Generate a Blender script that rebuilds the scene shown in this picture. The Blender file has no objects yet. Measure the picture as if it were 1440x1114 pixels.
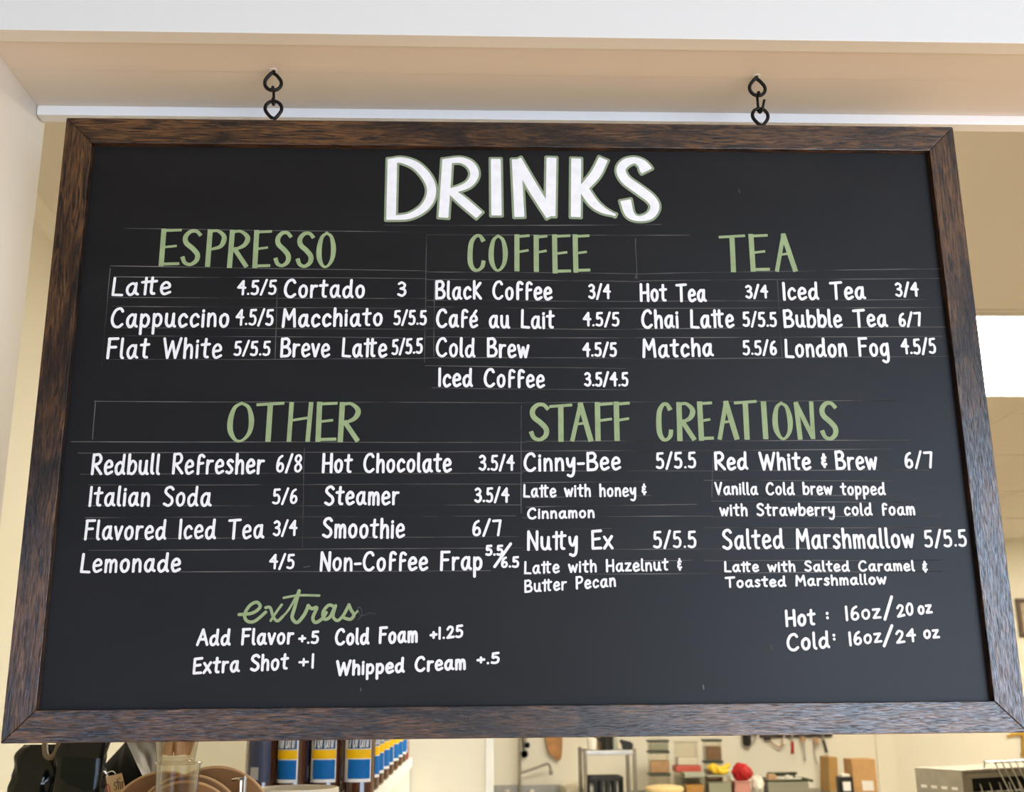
import bpy, bmesh, math, random
from mathutils import Vector, Matrix, noise
random.seed(7)
S = bpy.context.scene
COL = S.collection
ZB = 1.55                      # height of the board's lower edge above the floor
PI = math.pi

# ---------------------------------------------------------------- camera
CP = Vector((-0.0653888, -1.3867642, ZB + 0.0427809))
YAW, PITCH, ROLL, FPX = 0.0401219, 0.2655186, -0.0095790, 1575.88591
_f = Vector((math.sin(YAW) * math.cos(PITCH), math.cos(YAW) * math.cos(PITCH), math.sin(PITCH)))
_r0 = Vector((math.cos(YAW), -math.sin(YAW), 0)); _u0 = _r0.cross(_f)
CR = _r0 * math.cos(ROLL) + _u0 * math.sin(ROLL)
CU = _u0 * math.cos(ROLL) - _r0 * math.sin(ROLL)
cd = bpy.data.cameras.new('camera'); cam = bpy.data.objects.new('camera', cd); COL.objects.link(cam)
cam.matrix_world = Matrix(((CR.x, CU.x, -_f.x, CP.x), (CR.y, CU.y, -_f.y, CP.y), (CR.z, CU.z, -_f.z, CP.z), (0, 0, 0, 1)))
cd.sensor_fit = 'HORIZONTAL'; cd.sensor_width = 36; cd.lens = 36 * FPX / 1440
cd.clip_start = 0.02; cd.clip_end = 60
cd.dof.use_dof = True; cd.dof.focus_distance = 1.47; cd.dof.aperture_fstop = 9.0
S.camera = cam

# ---------------------------------------------------------------- world, daylight, exposure
S.view_settings.view_transform = 'Standard'; S.view_settings.look = 'None'
S.view_settings.gamma = 1; S.view_settings.use_curve_mapping = False
S.view_settings.exposure = 0.0
wd = bpy.data.worlds.new('sky'); S.world = wd; wd.use_nodes = True
wb = wd.node_tree.nodes['Background']; wb.inputs[0].default_value = (0.62, 0.78, 1, 1); wb.inputs[1].default_value = 1.5
def area(name, loc, target, sx, sy, power, color):
    l = bpy.data.lights.new(name, 'AREA'); l.shape = 'RECTANGLE'; l.size = sx; l.size_y = sy; l.energy = power; l.color = color
    o = bpy.data.objects.new(name, l); COL.objects.link(o); o.location = loc
    o.rotation_euler = (Vector(target) - Vector(loc)).to_track_quat('-Z', 'Y').to_euler()
    o['kind'] = 'helper'
    return o
# daylight through the storefront window behind the photographer (to the right)
WX0, WX1, WZ0, WZ1, WY = 1.5, 7.4, 0.25, 3.45, -6.4
area('window_or_fill_light', ((WX0 + WX1) / 2, WY - 0.02, (WZ0 + WZ1) / 2), ((WX0 + WX1) / 2, 0, (WZ0 + WZ1) / 2), WX1 - WX0, WZ1 - WZ0, 460, (0.61, 0.77, 1.0))
area('window_or_fill_light', (-2.0, WY - 0.02, 1.5), (-2.0, 0, 1.5), 3.2, 2.6, 28, (0.36, 0.58, 1.0))  # added fill from the left, unseen, to turn the lower board bluish

sl = bpy.data.lights.new('sun', 'SUN'); sl.energy = 18.0; sl.angle = 0.01; sl.color = (1.0, 0.93, 0.82)
so = bpy.data.objects.new('sun', sl); COL.objects.link(so); so['kind'] = 'helper'
so.rotation_euler = Vector((-0.35, 1.0, -0.52)).to_track_quat('-Z', 'Y').to_euler()

# ---------------------------------------------------------------- helpers
def ray(px, py): return _f + CR * ((px - 720) / FPX) - CU * ((py - 557) / FPX)
def at(px, py, Y):            # the point at depth Y that the camera sees at a pixel
    d = ray(px, py); return CP + d * ((Y - CP.y) / d.y)
def ppm(Y): return FPX / (Y - CP.y)   # pixels per metre at depth Y

class MB:
    def __init__(s): s.bm = bmesh.new()
    def poly(s, pts):
        vs = [s.bm.verts.new(p) for p in pts]; return s.bm.faces.new(vs)
    def box(s, x0, x1, y0, y1, z0, z1, bev=0.0, seg=2, M=None):
        n0 = len(s.bm.verts)
        r = bmesh.ops.create_cube(s.bm, size=1); vs = r['verts']
        for v in vs: v.co = Vector(((x0 + x1) / 2 + v.co.x * (x1 - x0), (y0 + y1) / 2 + v.co.y * (y1 - y0), (z0 + z1) / 2 + v.co.z * (z1 - z0)))
        if M is not None:
            for v in vs: v.co = M @ v.co
        if bev > 0:
            es = list({e for v in vs for e in v.link_edges})
            bmesh.ops.bevel(s.bm, geom=es, offset=bev, segments=seg, profile=0.5, affect='EDGES', clamp_overlap=True)
        return s
    def prism(s, pts, ax, a0, a1, bev=0.0):   # polygon in two axes extruded along ax
        def mk(p, a):
            return {'y': (p[0], a, p[1]), 'x': (a, p[0], p[1]), 'z': (p[0], p[1], a)}[ax]
        A = [s.bm.verts.new(mk(p, a0)) for p in pts]; B = [s.bm.verts.new(mk(p, a1)) for p in pts]
        n = len(pts); fs = [s.bm.faces.new(A), s.bm.faces.new(B[::-1])]
        for i in range(n): fs.append(s.bm.faces.new((A[i], B[i], B[(i + 1) % n], A[(i + 1) % n])))
        bmesh.ops.recalc_face_normals(s.bm, faces=fs)
        if bev > 0:
            es = list({e for f in fs for e in f.edges})
            bmesh.ops.bevel(s.bm, geom=es, offset=bev, segments=2, profile=0.5, affect='EDGES', clamp_overlap=True)
        return s
    def lathe(s, prof, c=(0, 0, 0), n=32, axis='z', a0=0.0, a1=2 * PI, M=None):
        full = abs(a1 - a0 - 2 * PI) < 1e-6; m = n if full else n + 1; rings = []
        for (r, h) in prof:
            ring = []
            for i in range(m):
                a = a0 + (a1 - a0) * i / n; p = (r * math.cos(a), r * math.sin(a), h)
                if axis == 'y': p = (p[0], h, p[1])
                if axis == 'x': p = (h, p[0], p[1])
                v = Vector(p) + Vector(c)
                if M is not None: v = M @ v
                ring.append(s.bm.verts.new(v))
            rings.append(ring)
        for k in range(len(rings) - 1):
            for i in range(m if full else m - 1):
                j = (i + 1) % m
                try: s.bm.faces.new((rings[k][i], rings[k][j], rings[k + 1][j], rings[k + 1][i]))
                except ValueError: pass
        if full:
            for ring, r in ((rings[0], prof[0][0]), (rings[-1], prof[-1][0])):
                if r > 1e-6: s.bm.faces.new(ring)
        return s
    def tube(s, pts, r, n=10, closed=False, cap=True):
        pts = [Vector(p) for p in pts]; N = len(pts); rs = r if isinstance(r, (list, tuple)) else [r] * N
        T = []
        for i in range(N):
            a = pts[(i - 1) % N] if (closed or i > 0) else pts[i]; b = pts[(i + 1) % N] if (closed or i < N - 1) else pts[i]
            T.append((b - a).normalized())
        u = T[0].orthogonal().normalized(); rings = []
        for i in range(N):
            u = (u - T[i] * u.dot(T[i])).normalized(); w = T[i].cross(u)
            rings.append([s.bm.verts.new(pts[i] + (u * math.cos(2 * PI * k / n) + w * math.sin(2 * PI * k / n)) * rs[i]) for k in range(n)])
        for i in range(N if closed else N - 1):
            A, B = rings[i], rings[(i + 1) % N]
            for k in range(n): s.bm.faces.new((A[k], A[(k + 1) % n], B[(k + 1) % n], B[k]))
        if cap and not closed: s.bm.faces.new(rings[0][::-1]); s.bm.faces.new(rings[-1])
        return s
    def ball(s, c, r, sc=(1, 1, 1), n=16):
        res = bmesh.ops.create_uvsphere(s.bm, u_segments=n, v_segments=max(6, n // 2), radius=r)
        for v in res['verts']: v.co = Vector((v.co.x * sc[0], v.co.y * sc[1], v.co.z * sc[2])) + Vector(c)
        return s
    def build(s, name, mat, parent=None, smooth=40, recalc=True, loc=None):
        if recalc: bmesh.ops.recalc_face_normals(s.bm, faces=s.bm.faces)
        me = bpy.data.meshes.new(name); s.bm.to_mesh(me); s.bm.free()
        o = bpy.data.objects.new(name, me); COL.objects.link(o)
        if mat: me.materials.append(mat)
        if smooth:
            for p in me.polygons: p.use_smooth = True
            wn = o.modifiers.new('weighted_normal', 'WEIGHTED_NORMAL'); wn.keep_sharp = True; wn.weight = 100
            try: me.set_sharp_from_angle(angle=math.radians(smooth))
            except Exception: pass
        if loc is not None: o.location = loc
        if parent is not None:
            o.parent = parent
            if loc is None: o.location = -Vector(parent.location) if parent.parent is None and parent.type == 'EMPTY' and parent.rotation_euler.z == 0 else (0, 0, 0)
        return o
# meshes are built in world coordinates; build() offsets a part by its thing's base so that it stays put

def smoothpts(pts, per=8):
    P = [Vector(p) for p in pts]
    if len(P) < 3: return P
    out = []
    for i in range(len(P) - 1):
        p0 = P[max(i - 1, 0)]; p1 = P[i]; p2 = P[i + 1]; p3 = P[min(i + 2, len(P) - 1)]
        for k in range(per):
            t = k / per
            out.append(0.5 * ((2 * p1) + (p2 - p0) * t + (2 * p0 - 5 * p1 + 4 * p2 - p3) * t * t + (3 * p1 - p0 - 3 * p2 + p3) * t ** 3))
    out.append(P[-1]); return out

def tag(o, label=None, cat=None, group=None, kind=None):
    if label: o['label'] = label
    if cat: o['category'] = cat
    if group: o['group'] = group
    if kind: o['kind'] = kind
    return o
def thing(name, label, cat, loc, rz=0.0, group=None):
    o = bpy.data.objects.new(name, None); COL.objects.link(o); o.location = loc; o.rotation_euler = (0, 0, rz); o.empty_display_size = 0.05
    return tag(o, label, cat, group)
def struct(mb, name, mat, smooth=30): return tag(mb.build(name, mat, None, smooth), kind='structure')
def dup(root, loc, rz=0.0, label=None, group=None):
    r = root.copy(); COL.objects.link(r); r.location = loc; r.rotation_euler = (0, 0, rz)
    if label: r['label'] = label
    if group: r['group'] = group
    for ch in list(root.children):
        c = ch.copy(); COL.objects.link(c); c.parent = r
        for g in list(ch.children):
            d = g.copy(); COL.objects.link(d); d.parent = c
    return r

# ---------------------------------------------------------------- materials
def mat(name, color, rough=0.5, metal=0.0, spec=0.5, var=0.0, scale=8.0, bump=0.0, bscale=60.0, coat=0.0, emit=None, estr=0.0):
    m = bpy.data.materials.new(name); m.use_nodes = True; nt = m.node_tree; b = nt.nodes['Principled BSDF']
    b.inputs['Base Color'].default_value = (*color, 1); b.inputs['Roughness'].default_value = rough
    b.inputs['Metallic'].default_value = metal; b.inputs['Specular IOR Level'].default_value = spec
    if coat: b.inputs['Coat Weight'].default_value = coat; b.inputs['Coat Roughness'].default_value = 0.1
    if emit: b.inputs['Emission Color'].default_value = (*emit, 1); b.inputs['Emission Strength'].default_value = estr
    if var or bump:
        tc = nt.nodes.new('ShaderNodeTexCoord')
        if var:
            n = nt.nodes.new('ShaderNodeTexNoise'); n.inputs['Scale'].default_value = scale; n.inputs['Detail'].default_value = 4
            nt.links.new(tc.outputs['Object'], n.inputs['Vector'])
            r = nt.nodes.new('ShaderNodeValToRGB'); r.color_ramp.elements[0].position = 0.3; r.color_ramp.elements[1].position = 0.7
            r.color_ramp.elements[0].color = (*[c * (1 - var) for c in color], 1); r.color_ramp.elements[1].color = (*[min(1, c * (1 + var)) for c in color], 1)
            nt.links.new(n.outputs['Fac'], r.inputs['Fac']); nt.links.new(r.outputs['Color'], b.inputs['Base Color'])
        if bump:
            n2 = nt.nodes.new('ShaderNodeTexNoise'); n2.inputs['Scale'].default_value = bscale; n2.inputs['Detail'].default_value = 3
            nt.links.new(tc.outputs['Object'], n2.inputs['Vector'])
            bp = nt.nodes.new('ShaderNodeBump'); bp.inputs['Strength'].default_value = bump; bp.inputs['Distance'].default_value = 0.002
            nt.links.new(n2.outputs['Fac'], bp.inputs['Height']); nt.links.new(bp.outputs['Normal'], b.inputs['Normal'])
    return m

def wood_mat(name, dark, light, rough=0.4, blotch=0.8):
    m = bpy.data.materials.new(name); m.use_nodes = True; nt = m.node_tree; N = nt.nodes.new; L = nt.links.new
    b = nt.nodes['Principled BSDF']; tc = N('ShaderNodeTexCoord')
    def nz(sc, scale, detail, dist=0.0):
        mp = N('ShaderNodeMapping'); mp.inputs['Scale'].default_value = sc; L(tc.outputs['Object'], mp.inputs['Vector'])
        n = N('ShaderNodeTexNoise'); n.inputs['Scale'].default_value = scale; n.inputs['Detail'].default_value = detail; n.inputs['Distortion'].default_value = dist
        L(mp.outputs['Vector'], n.inputs['Vector']); return n
    g1 = nz((2.4, 30, 30), 6, 9, 2.4)       # long grain
    g2 = nz((8, 210, 210), 8, 5, 0.8)      # fine pores
    g3 = nz((5, 14, 14), 1.3, 5, 0.8)       # dark blotches
    def ramp(n, a, c0, d, c1):
        r = N('ShaderNodeValToRGB'); e = r.color_ramp.elements; e[0].position = a; e[0].color = (*c0, 1); e[1].position = d; e[1].color = (*c1, 1)
        L(n.outputs['Fac'], r.inputs['Fac']); return r
    r1 = ramp(g1, 0.38, dark, 0.64, light)
    r2 = ramp(g2, 0.35, (0.45,) * 3, 0.6, (1.1,) * 3)
    r3 = ramp(g3, 0.40, (1 - blotch,) * 3, 0.56, (1.0,) * 3)
    def mul(x, y):
        k = N('ShaderNodeMix'); k.data_type = 'RGBA'; k.blend_type = 'MULTIPLY'; k.inputs['Factor'].default_value = 1
        L(x, k.inputs['A']); L(y, k.inputs['B']); return k.outputs['Result']
    L(mul(mul(r1.outputs['Color'], r2.outputs['Color']), r3.outputs['Color']), b.inputs['Base Color'])
    rr = ramp(g2, 0.38, (rough + 0.35,) * 3, 0.56, (rough,) * 3); L(rr.outputs['Color'], b.inputs['Roughness'])
    ad = N('ShaderNodeMath'); ad.operation = 'ADD'; L(g1.outputs['Fac'], ad.inputs[0]); L(g2.outputs['Fac'], ad.inputs[1])
    bp = N('ShaderNodeBump'); bp.inputs['Strength'].default_value = 0.4; bp.inputs['Distance'].default_value = 0.0004
    L(ad.outputs[0], bp.inputs['Height']); L(bp.outputs['Normal'], b.inputs['Normal'])
    b.inputs['Specular IOR Level'].default_value = 0.8; r4 = ramp(g2, 0.36, (0.12,) * 3, 0.62, (0.7,) * 3); L(r4.outputs['Color'], b.inputs['Coat Weight']); r5 = ramp(g2, 0.34, (0.25,) * 3, 0.58, (0.75,) * 3); L(r5.outputs['Color'], b.inputs['Specular IOR Level']); b.inputs['Coat Roughness'].default_value = 0.18; L(bp.outputs['Normal'], b.inputs['Coat Normal'])
    return m

def board_mat():
    m = mat('chalkboard_black', (0.008, 0.008, 0.008), 0.44, spec=0.30); nt = m.node_tree; b = nt.nodes['Principled BSDF']; N = nt.nodes.new; L = nt.links.new
    tc = N('ShaderNodeTexCoord'); mp = N('ShaderNodeMapping'); mp.inputs['Scale'].default_value = (1.5, 1, 4); L(tc.outputs['Object'], mp.inputs['Vector'])
    n = N('ShaderNodeTexNoise'); n.inputs['Scale'].default_value = 2.2; n.inputs['Detail'].default_value = 6; n.inputs['Distortion'].default_value = 1.0; L(mp.outputs['Vector'], n.inputs['Vector'])
    r = N('ShaderNodeValToRGB'); e = r.color_ramp.elements; e[0].position = 0.4; e[0].color = (0.0065, 0.0063, 0.006, 1); e[1].position = 0.75; e[1].color = (0.011, 0.0105, 0.010, 1)   # wiped chalk haze
    L(n.outputs['Fac'], r.inputs['Fac']); L(r.outputs['Color'], b.inputs['Base Color'])
    return m

M = dict(
    frame=wood_mat('dark_stained_wood', (0.010, 0.005, 0.003), (0.175, 0.078, 0.022), 0.24),
    board=board_mat(),
    white_paint=mat('white_chalk_paint', (0.93, 0.945, 0.945), 0.6, var=0.05, scale=90),
    green_paint=mat('sage_green_paint', (0.32, 0.42, 0.20), 0.6, var=0.10, scale=70),
    outline=mat('sage_outline_paint', (0.27, 0.34, 0.20), 0.6, var=0.1, scale=70),
    trim=mat('white_trim_paint', (0.825, 0.84, 0.795), 0.45, bump=0.03, bscale=30),
    strip=mat('brightened_glossy_strip', (0.93, 0.94, 0.93), 0.3),  # paler than the trim paint: stronger daylight on the lip put into its colour
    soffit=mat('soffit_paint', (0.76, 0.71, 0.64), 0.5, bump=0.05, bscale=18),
    jamb=mat('cream_paint', (0.69, 0.65, 0.575), 0.55, bump=0.05, bscale=60),
    kwall=mat('kitchen_wall_paint', (0.80, 0.77, 0.65), 0.55, bump=0.03, bscale=40),
    ktile=mat('ceiling_tile', (0.78, 0.74, 0.66), 0.8, bump=0.1, bscale=150),
    tee=mat('ceiling_tee', (0.78, 0.74, 0.66), 0.5),
    floor=mat('warm_floor', (0.42, 0.27, 0.15), 0.5, var=0.2, scale=3),
    kfloor=mat('kitchen_floor', (0.35, 0.28, 0.20), 0.6, var=0.1, scale=5),
    room=mat('room_paint', (0.34, 0.29, 0.23), 0.6),
    iron=mat('black_iron', (0.012, 0.011, 0.010), 0.35, metal=0.6, bump=0.1, bscale=200),
    panel_light=mat('light_diffuser', (0.9, 0.9, 0.88), 0.5, emit=(1.0, 0.91, 0.74), estr=19.0),
    steel=mat('brushed_steel', (0.55, 0.54, 0.50), 0.35, metal=1.0, var=0.08, scale=20),
    dsteel=mat('dull_steel', (0.36, 0.34, 0.29), 0.42, metal=0.9, var=0.08, scale=20),
    chrome=mat('chrome', (0.75, 0.75, 0.72), 0.15, metal=1.0),
    foil=mat('black_foil', (0.004, 0.006, 0.005), 0.13, spec=0.45, bump=0.5, bscale=28),
    foil_green=mat('dark_green_foil', (0.012, 0.022, 0.016), 0.2, spec=0.5, bump=0.3, bscale=20),
    blackbag=mat('black_matte_bag', (0.003, 0.003, 0.003), 0.6, spec=.08),
    tietan=mat('dull_tan_tie', (0.20, 0.15, 0.09), 0.5),
    matte=mat('grey_matte_foil', (0.17, 0.155, 0.13), 0.45, bump=0.3, bscale=30),
    kraft=mat('kraft_card', (0.62, 0.42, 0.20), 0.7, var=0.05, scale=60),
    tagpaper=mat('tan_label_paper', (0.72, 0.52, 0.28), 0.7),
    ink=mat('dark_ink', (0.03, 0.025, 0.02), 0.7),
    redink=mat('red_ink', (0.45, 0.07, 0.04), 0.7),
    lid_brown=mat('brown_lid', (0.27, 0.125, 0.035), 0.55, var=0.1, scale=20),
    lid_rim=mat('tan_lid_rim', (0.60, 0.36, 0.16), 0.5),
    wafer=mat('brown_sleeve', (0.40, 0.22, 0.09), 0.6, var=0.25, scale=40),
    amber=mat('amber_syrup', (0.075, 0.020, 0.006), 0.08, spec=0.7, coat=0.3),
    redsyrup=mat('red_syrup', (0.25, 0.012, 0.01), 0.08, spec=0.7),
    cap=mat('bottle_cap', (0.85, 0.84, 0.80), 0.4),
    blue=mat('label_blue', (0.0, 0.13, 0.42), 0.6, spec=.25),
    deepblue=mat('label_deep_blue', (0.0, 0.05, 0.14), 0.45),
    yellow=mat('label_yellow', (0.90, 0.52, 0.0), 0.6, spec=.25),
    lwhite=mat('label_white', (0.82, 0.82, 0.80), 0.5),
    backlabel=mat('back_label_navy', (0.035, 0.045, 0.09), 0.5),
    barcode=mat('back_label_grey', (0.42, 0.40, 0.36), 0.5),
    tub=mat('cream_tub', (0.80, 0.74, 0.60), 0.5),
    butter=mat('butter_yellow_plastic', (0.85, 0.66, 0.32), 0.5),
    tray=mat('pale_wood', (0.66, 0.47, 0.26), 0.5),
    board_wood=mat('cutting_board_wood', (0.42, 0.20, 0.06), 0.45, var=0.25, scale=12),
    blackplastic=mat('black_plastic', (0.010, 0.010, 0.009), 0.4),
    darkgreen=mat('dark_green_lid', (0.035, 0.05, 0.03), 0.45),
    mist=mat('frosted_container', (0.36, 0.38, 0.30), 0.35),
    browncon=mat('cocoa_contents', (0.20, 0.12, 0.065), 0.6, var=0.15, scale=60),
    tancon=mat('tan_contents', (0.52, 0.33, 0.18), 0.6, var=0.15, scale=60),
    orangecon=mat('orange_contents', (0.55, 0.29, 0.08), 0.6, var=0.15, scale=60),
    whitecon=mat('white_contents', (0.80, 0.77, 0.68), 0.6),
    redlid=mat('red_lid', (0.55, 0.10, 0.07), 0.4),
    banana=mat('banana_yellow', (0.86, 0.58, 0.03), 0.5, var=0.12, scale=30),
    redbag=mat('red_cloth', (0.48, 0.010, 0.012), 0.6, var=0.2, scale=20),
    pink=mat('pink_plastic', (0.55, 0.25, 0.20), 0.5),
    whiteplastic=mat('white_plastic', (0.78, 0.75, 0.66), 0.4),
    greybin=mat('grey_bin', (0.26, 0.25, 0.19), 0.5),
    box=mat('cardboard', (0.55, 0.32, 0.13), 0.75, var=0.06, scale=25),
    boxdark=mat('cardboard_brown', (0.46, 0.27, 0.09), 0.75, var=0.08, scale=25),
    red=mat('red_handle', (0.42, 0.03, 0.015), 0.4),
    greenblack=mat('green_black_handle', (0.05, 0.06, 0.03), 0.4),
    tan=mat('tan_wood_handle', (0.45, 0.29, 0.18), 0.5),
    brass=mat('brass', (0.62, 0.38, 0.08), 0.35, metal=0.7),
    pictureframe=mat('brown_picture_frame', (0.09, 0.045, 0.02), 0.4),
    picture=mat('picture_print', (0.42, 0.36, 0.25), 0.6, var=0.3, scale=12),
    paper=mat('notice_paper', (0.80, 0.78, 0.73), 0.7),
    counter=mat('counter_laminate', (0.70, 0.66, 0.58), 0.4),
    dark=mat('dark_inside', (0.012, 0.009, 0.006), 0.6),
)
def clear_mat(name, tint=(1, 1, 1), gl=0.25):
    m = bpy.data.materials.new(name); m.use_nodes = True; nt = m.node_tree; N = nt.nodes.new; L = nt.links.new
    nt.nodes.remove(nt.nodes['Principled BSDF']); out = nt.nodes['Material Output']
    t = N('ShaderNodeBsdfTransparent'); t.inputs[0].default_value = (*tint, 1)
    g = N('ShaderNodeBsdfGlossy'); g.inputs['Roughness'].default_value = 0.08
    fr = N('ShaderNodeLayerWeight'); fr.inputs['Blend'].default_value = 0.25; sc_ = N('ShaderNodeMath'); sc_.operation = 'MULTIPLY'; sc_.inputs[1].default_value = 0.8; L(fr.outputs['Facing'], sc_.inputs[0])
    mx = N('ShaderNodeMixShader'); L(sc_.outputs[0], mx.inputs[0]); L(t.outputs[0], mx.inputs[1]); L(g.outputs[0], mx.inputs[2]); L(mx.outputs[0], out.inputs[0])
    return m
M['clear'] = clear_mat('clear_plastic', (0.93, 0.91, 0.86))
def chalk_mat():
    m = bpy.data.materials.new('faint_chalk'); m.use_nodes = True; nt = m.node_tree; N = nt.nodes.new; L = nt.links.new
    b = nt.nodes['Principled BSDF']; b.inputs['Roughness'].default_value = 0.8
    tc = N('ShaderNodeTexCoord'); n = N('ShaderNodeTexNoise'); n.inputs['Scale'].default_value = 9; n.inputs['Detail'].default_value = 5
    r = N('ShaderNodeValToRGB'); e = r.color_ramp.elements; e[0].position = 0.38; e[0].color = (0.012, 0.0115, 0.011, 1); e[1].position = 0.72; e[1].color = (0.23, 0.22, 0.20, 1)
    L(tc.outputs['Object'], n.inputs['Vector']); L(n.outputs['Fac'], r.inputs['Fac']); L(r.outputs['Color'], b.inputs['Base Color'])
    return m
M['chalk'] = chalk_mat()

# ---------------------------------------------------------------- the setting
SZ = ZB + 0.8945            # underside of the header over the serving window
KC = ZB + 1.56278           # kitchen ceiling
JX = -0.701                 # face of the left jamb
KLX = -1.435                # kitchen's left wall
RXW = 1.6                   # right jamb
mb = MB(); mb.box(-4.2, 7.8, WY, -0.079, -0.1, 0); struct(mb, 'floor', M['floor'])
mb = MB(); mb.box(KLX - 0.1, 7.5, -0.079, 9.9, -0.1, 0); struct(mb, 'floor', M['kfloor'])
mb = MB(); mb.box(-4.2, 7.8, WY, -0.079, 4.3, 4.4); struct(mb, 'ceiling', M['room'])
mb = MB(); mb.box(-4.3, -4.2, WY, -0.079, -0.1, 4.4); struct(mb, 'wall_left', M['room'])
mb = MB(); mb.box(7.8, 7.9, WY, -0.079, -0.1, 4.4); struct(mb, 'wall_right', M['room'])
mb = MB()
mb.box(-4.3, -3.6, WY - 0.12, WY, -0.1, 4.4); mb.box(-.4, WX0, WY - 0.12, WY, -0.1, 4.4); mb.box(-3.6, -.4, WY - 0.12, WY, -0.1, .2); mb.box(-3.6, -.4, WY - 0.12, WY, 2.8, 4.4); mb.box(WX1, 7.9, WY - 0.12, WY, -0.1, 4.4)
mb.box(WX0, WX1, WY - 0.12, WY, -0.1, WZ0); mb.box(WX0, WX1, WY - 0.12, WY, WZ1, 4.4); struct(mb, 'wall_back', M['room'])
mb = MB()
for x in (WX0, (WX0 + WX1) / 2 - 0.03, WX1 - 0.06): mb.box(x, x + 0.06, WY, WY + 0.05, WZ0, WZ1, 0.004)
for z in (WZ0, WZ1 - 0.06): mb.box(WX0, WX1, WY + 0.002, WY + 0.048, z, z + 0.06, 0.004)
struct(mb, 'window_1', M['trim'])
mb = MB()
for x in (-3.6, -.46): mb.box(x, x + 0.06, WY, WY + 0.05, .2, 2.8, 0.004)
for z in (.2, 2.74): mb.box(-3.6, -.4, WY + 0.002, WY + 0.048, z, z + 0.06, 0.004)
struct(mb, 'added_window', M['trim'])  # unseen window added around the left fill light
# header and jambs of the serving window
mb = MB(); mb.box(-4.2, 7.8, -0.0515, 0.155, SZ + 0.022, 4.3); struct(mb, 'wall_front', M['trim'])
mb = MB(); mb.box(-4.2, JX, -0.0515, 0.155, 0, SZ + 0.022, 0.002); struct(mb, 'wall_front_left', M['jamb'])
mb = MB(); mb.box(RXW, 7.8, -0.0515, 0.155, 0, SZ + 0.022, 0.002); struct(mb, 'wall_front_right', M['jamb'])
mb = MB(); mb.box(-4.2, 7.8, -0.079, -0.0515, SZ - 0.0015, SZ + 0.14, 0.0012); struct(mb, 'trim_1', M['trim'])   # casing edge
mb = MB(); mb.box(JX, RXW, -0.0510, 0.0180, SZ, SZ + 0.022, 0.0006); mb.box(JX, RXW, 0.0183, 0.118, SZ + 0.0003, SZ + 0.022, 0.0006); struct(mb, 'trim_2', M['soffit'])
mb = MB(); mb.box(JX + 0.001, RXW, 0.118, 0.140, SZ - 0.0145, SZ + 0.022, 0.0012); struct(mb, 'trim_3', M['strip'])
# kitchen shell
mb = MB(); mb.box(KLX - 0.1, KLX, 0.155, 9.75, 0, KC); struct(mb, 'wall_kitchen_left', M['kwall'])
mb = MB(); mb.prism([(KLX, KC), (KLX + 0.045, KC), (KLX + 0.04, KC - 0.012), (KLX + 0.012, KC - 0.045), (KLX, KC - 0.05)], 'y', 0.155, 4.8); struct(mb, 'trim_4', M['kwall'])
mb = MB(); mb.box(KLX - 0.1, 7.5, 9.75, 9.9, 0, KC); struct(mb, 'wall_kitchen_far', M['kwall'])
mb = MB(); mb.box(7.4, 7.5, 0.155, 9.75, 0, KC); struct(mb, 'wall_kitchen_right', M['kwall'])
mb = MB(); mb.box(KLX - 0.1, 7.5, 0.155, 9.9, KC, KC + 0.1); struct(mb, 'ceiling', M['ktile'])
mb = MB()
ys = [2.86, 4.19, 5.66, 6.99, 8.3, 9.6]
for y in ys: mb.box(KLX + 0.05, 7.4, y - 0.014, y + 0.014, KC - 0.005, KC + 0.002, 0.001)
for x in (-0.7, 0.53, 1.75, 2.97, 4.19, 5.41, 6.63): mb.box(x - 0.012, x + 0.012, 2.874, 9.74, KC - 0.0045, KC + 0.002, 0.001)
struct(mb, 'trim_5', M['tee'])
def troffer_or_fill(x0, x1, y0, y1, label=None):
    t = thing('ceiling_light_or_fill', label, 'light' if label else None, ((x0 + x1) / 2, (y0 + y1) / 2, KC))
    if not label: t['kind'] = 'structure'        # unlabelled panels are unseen, added only for their light
    m = MB()
    for a in ((x0, x1, y0, y0 + .03), (x0, x1, y1 - .03, y1), (x0, x0 + .03, y0 + .03, y1 - .03), (x1 - .03, x1, y0 + .03, y1 - .03)): m.box(*a, KC - 0.012, KC - 0.001, 0.001)
    m.build('light_frame', M['tee'], t)
    m = MB(); m.box(x0 + .03, x1 - .03, y0 + .03, y1 - .03, KC - 0.010, KC - 0.004); m.build('light_diffuser', M['panel_light'], t)
troffer_or_fill(1.765, 2.955, 2.875, 4.175, 'bright white ceiling light panel seen beside the right side of the menu board')
troffer_or_fill(0.545, 1.735, 2.875, 4.175)  # out of view, added to brighten the kitchen
troffer_or_fill(-0.15, 0.515, 2.0, 2.4)  # small unseen panel added to lighten the partition
troffer_or_fill(5.425, 6.615, 7.005, 8.285)  # this and the next: added out of view to brighten the far wall
troffer_or_fill(4.205, 5.395, 5.675, 6.975)
PYW = 3.55                   # partition behind the syrup bottles
a = at(690, 1080, PYW); PX = a.x
mb = MB(); mb.box(KLX, PX, PYW, PYW + 0.12, 0, KC); struct(mb, 'wall_partition', M['kwall'])
mb = MB(); mb.box(PX - 0.022, PX + 0.012, PYW - 0.012, PYW + 0.132, 0, KC, 0.003); struct(mb, 'trim_6', M['trim'])
KY = 6.6                     # wall with the utensils
KX1 = at(1236, 1080, KY).x
mb = MB(); mb.box(PX - 1.4, KX1, KY, KY + 0.12, 0, KC); struct(mb, 'wall_kitchen_back', M['kwall'])
mb = MB(); mb.box(KX1 - 0.012, KX1 + 0.11, KY - 0.015, KY + 0.135, 0, KC, 0.003); struct(mb, 'trim_7', M['kwall'])
xa = at(692, 1080, KY).x; xb = at(727, 1080, KY).x
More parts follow.
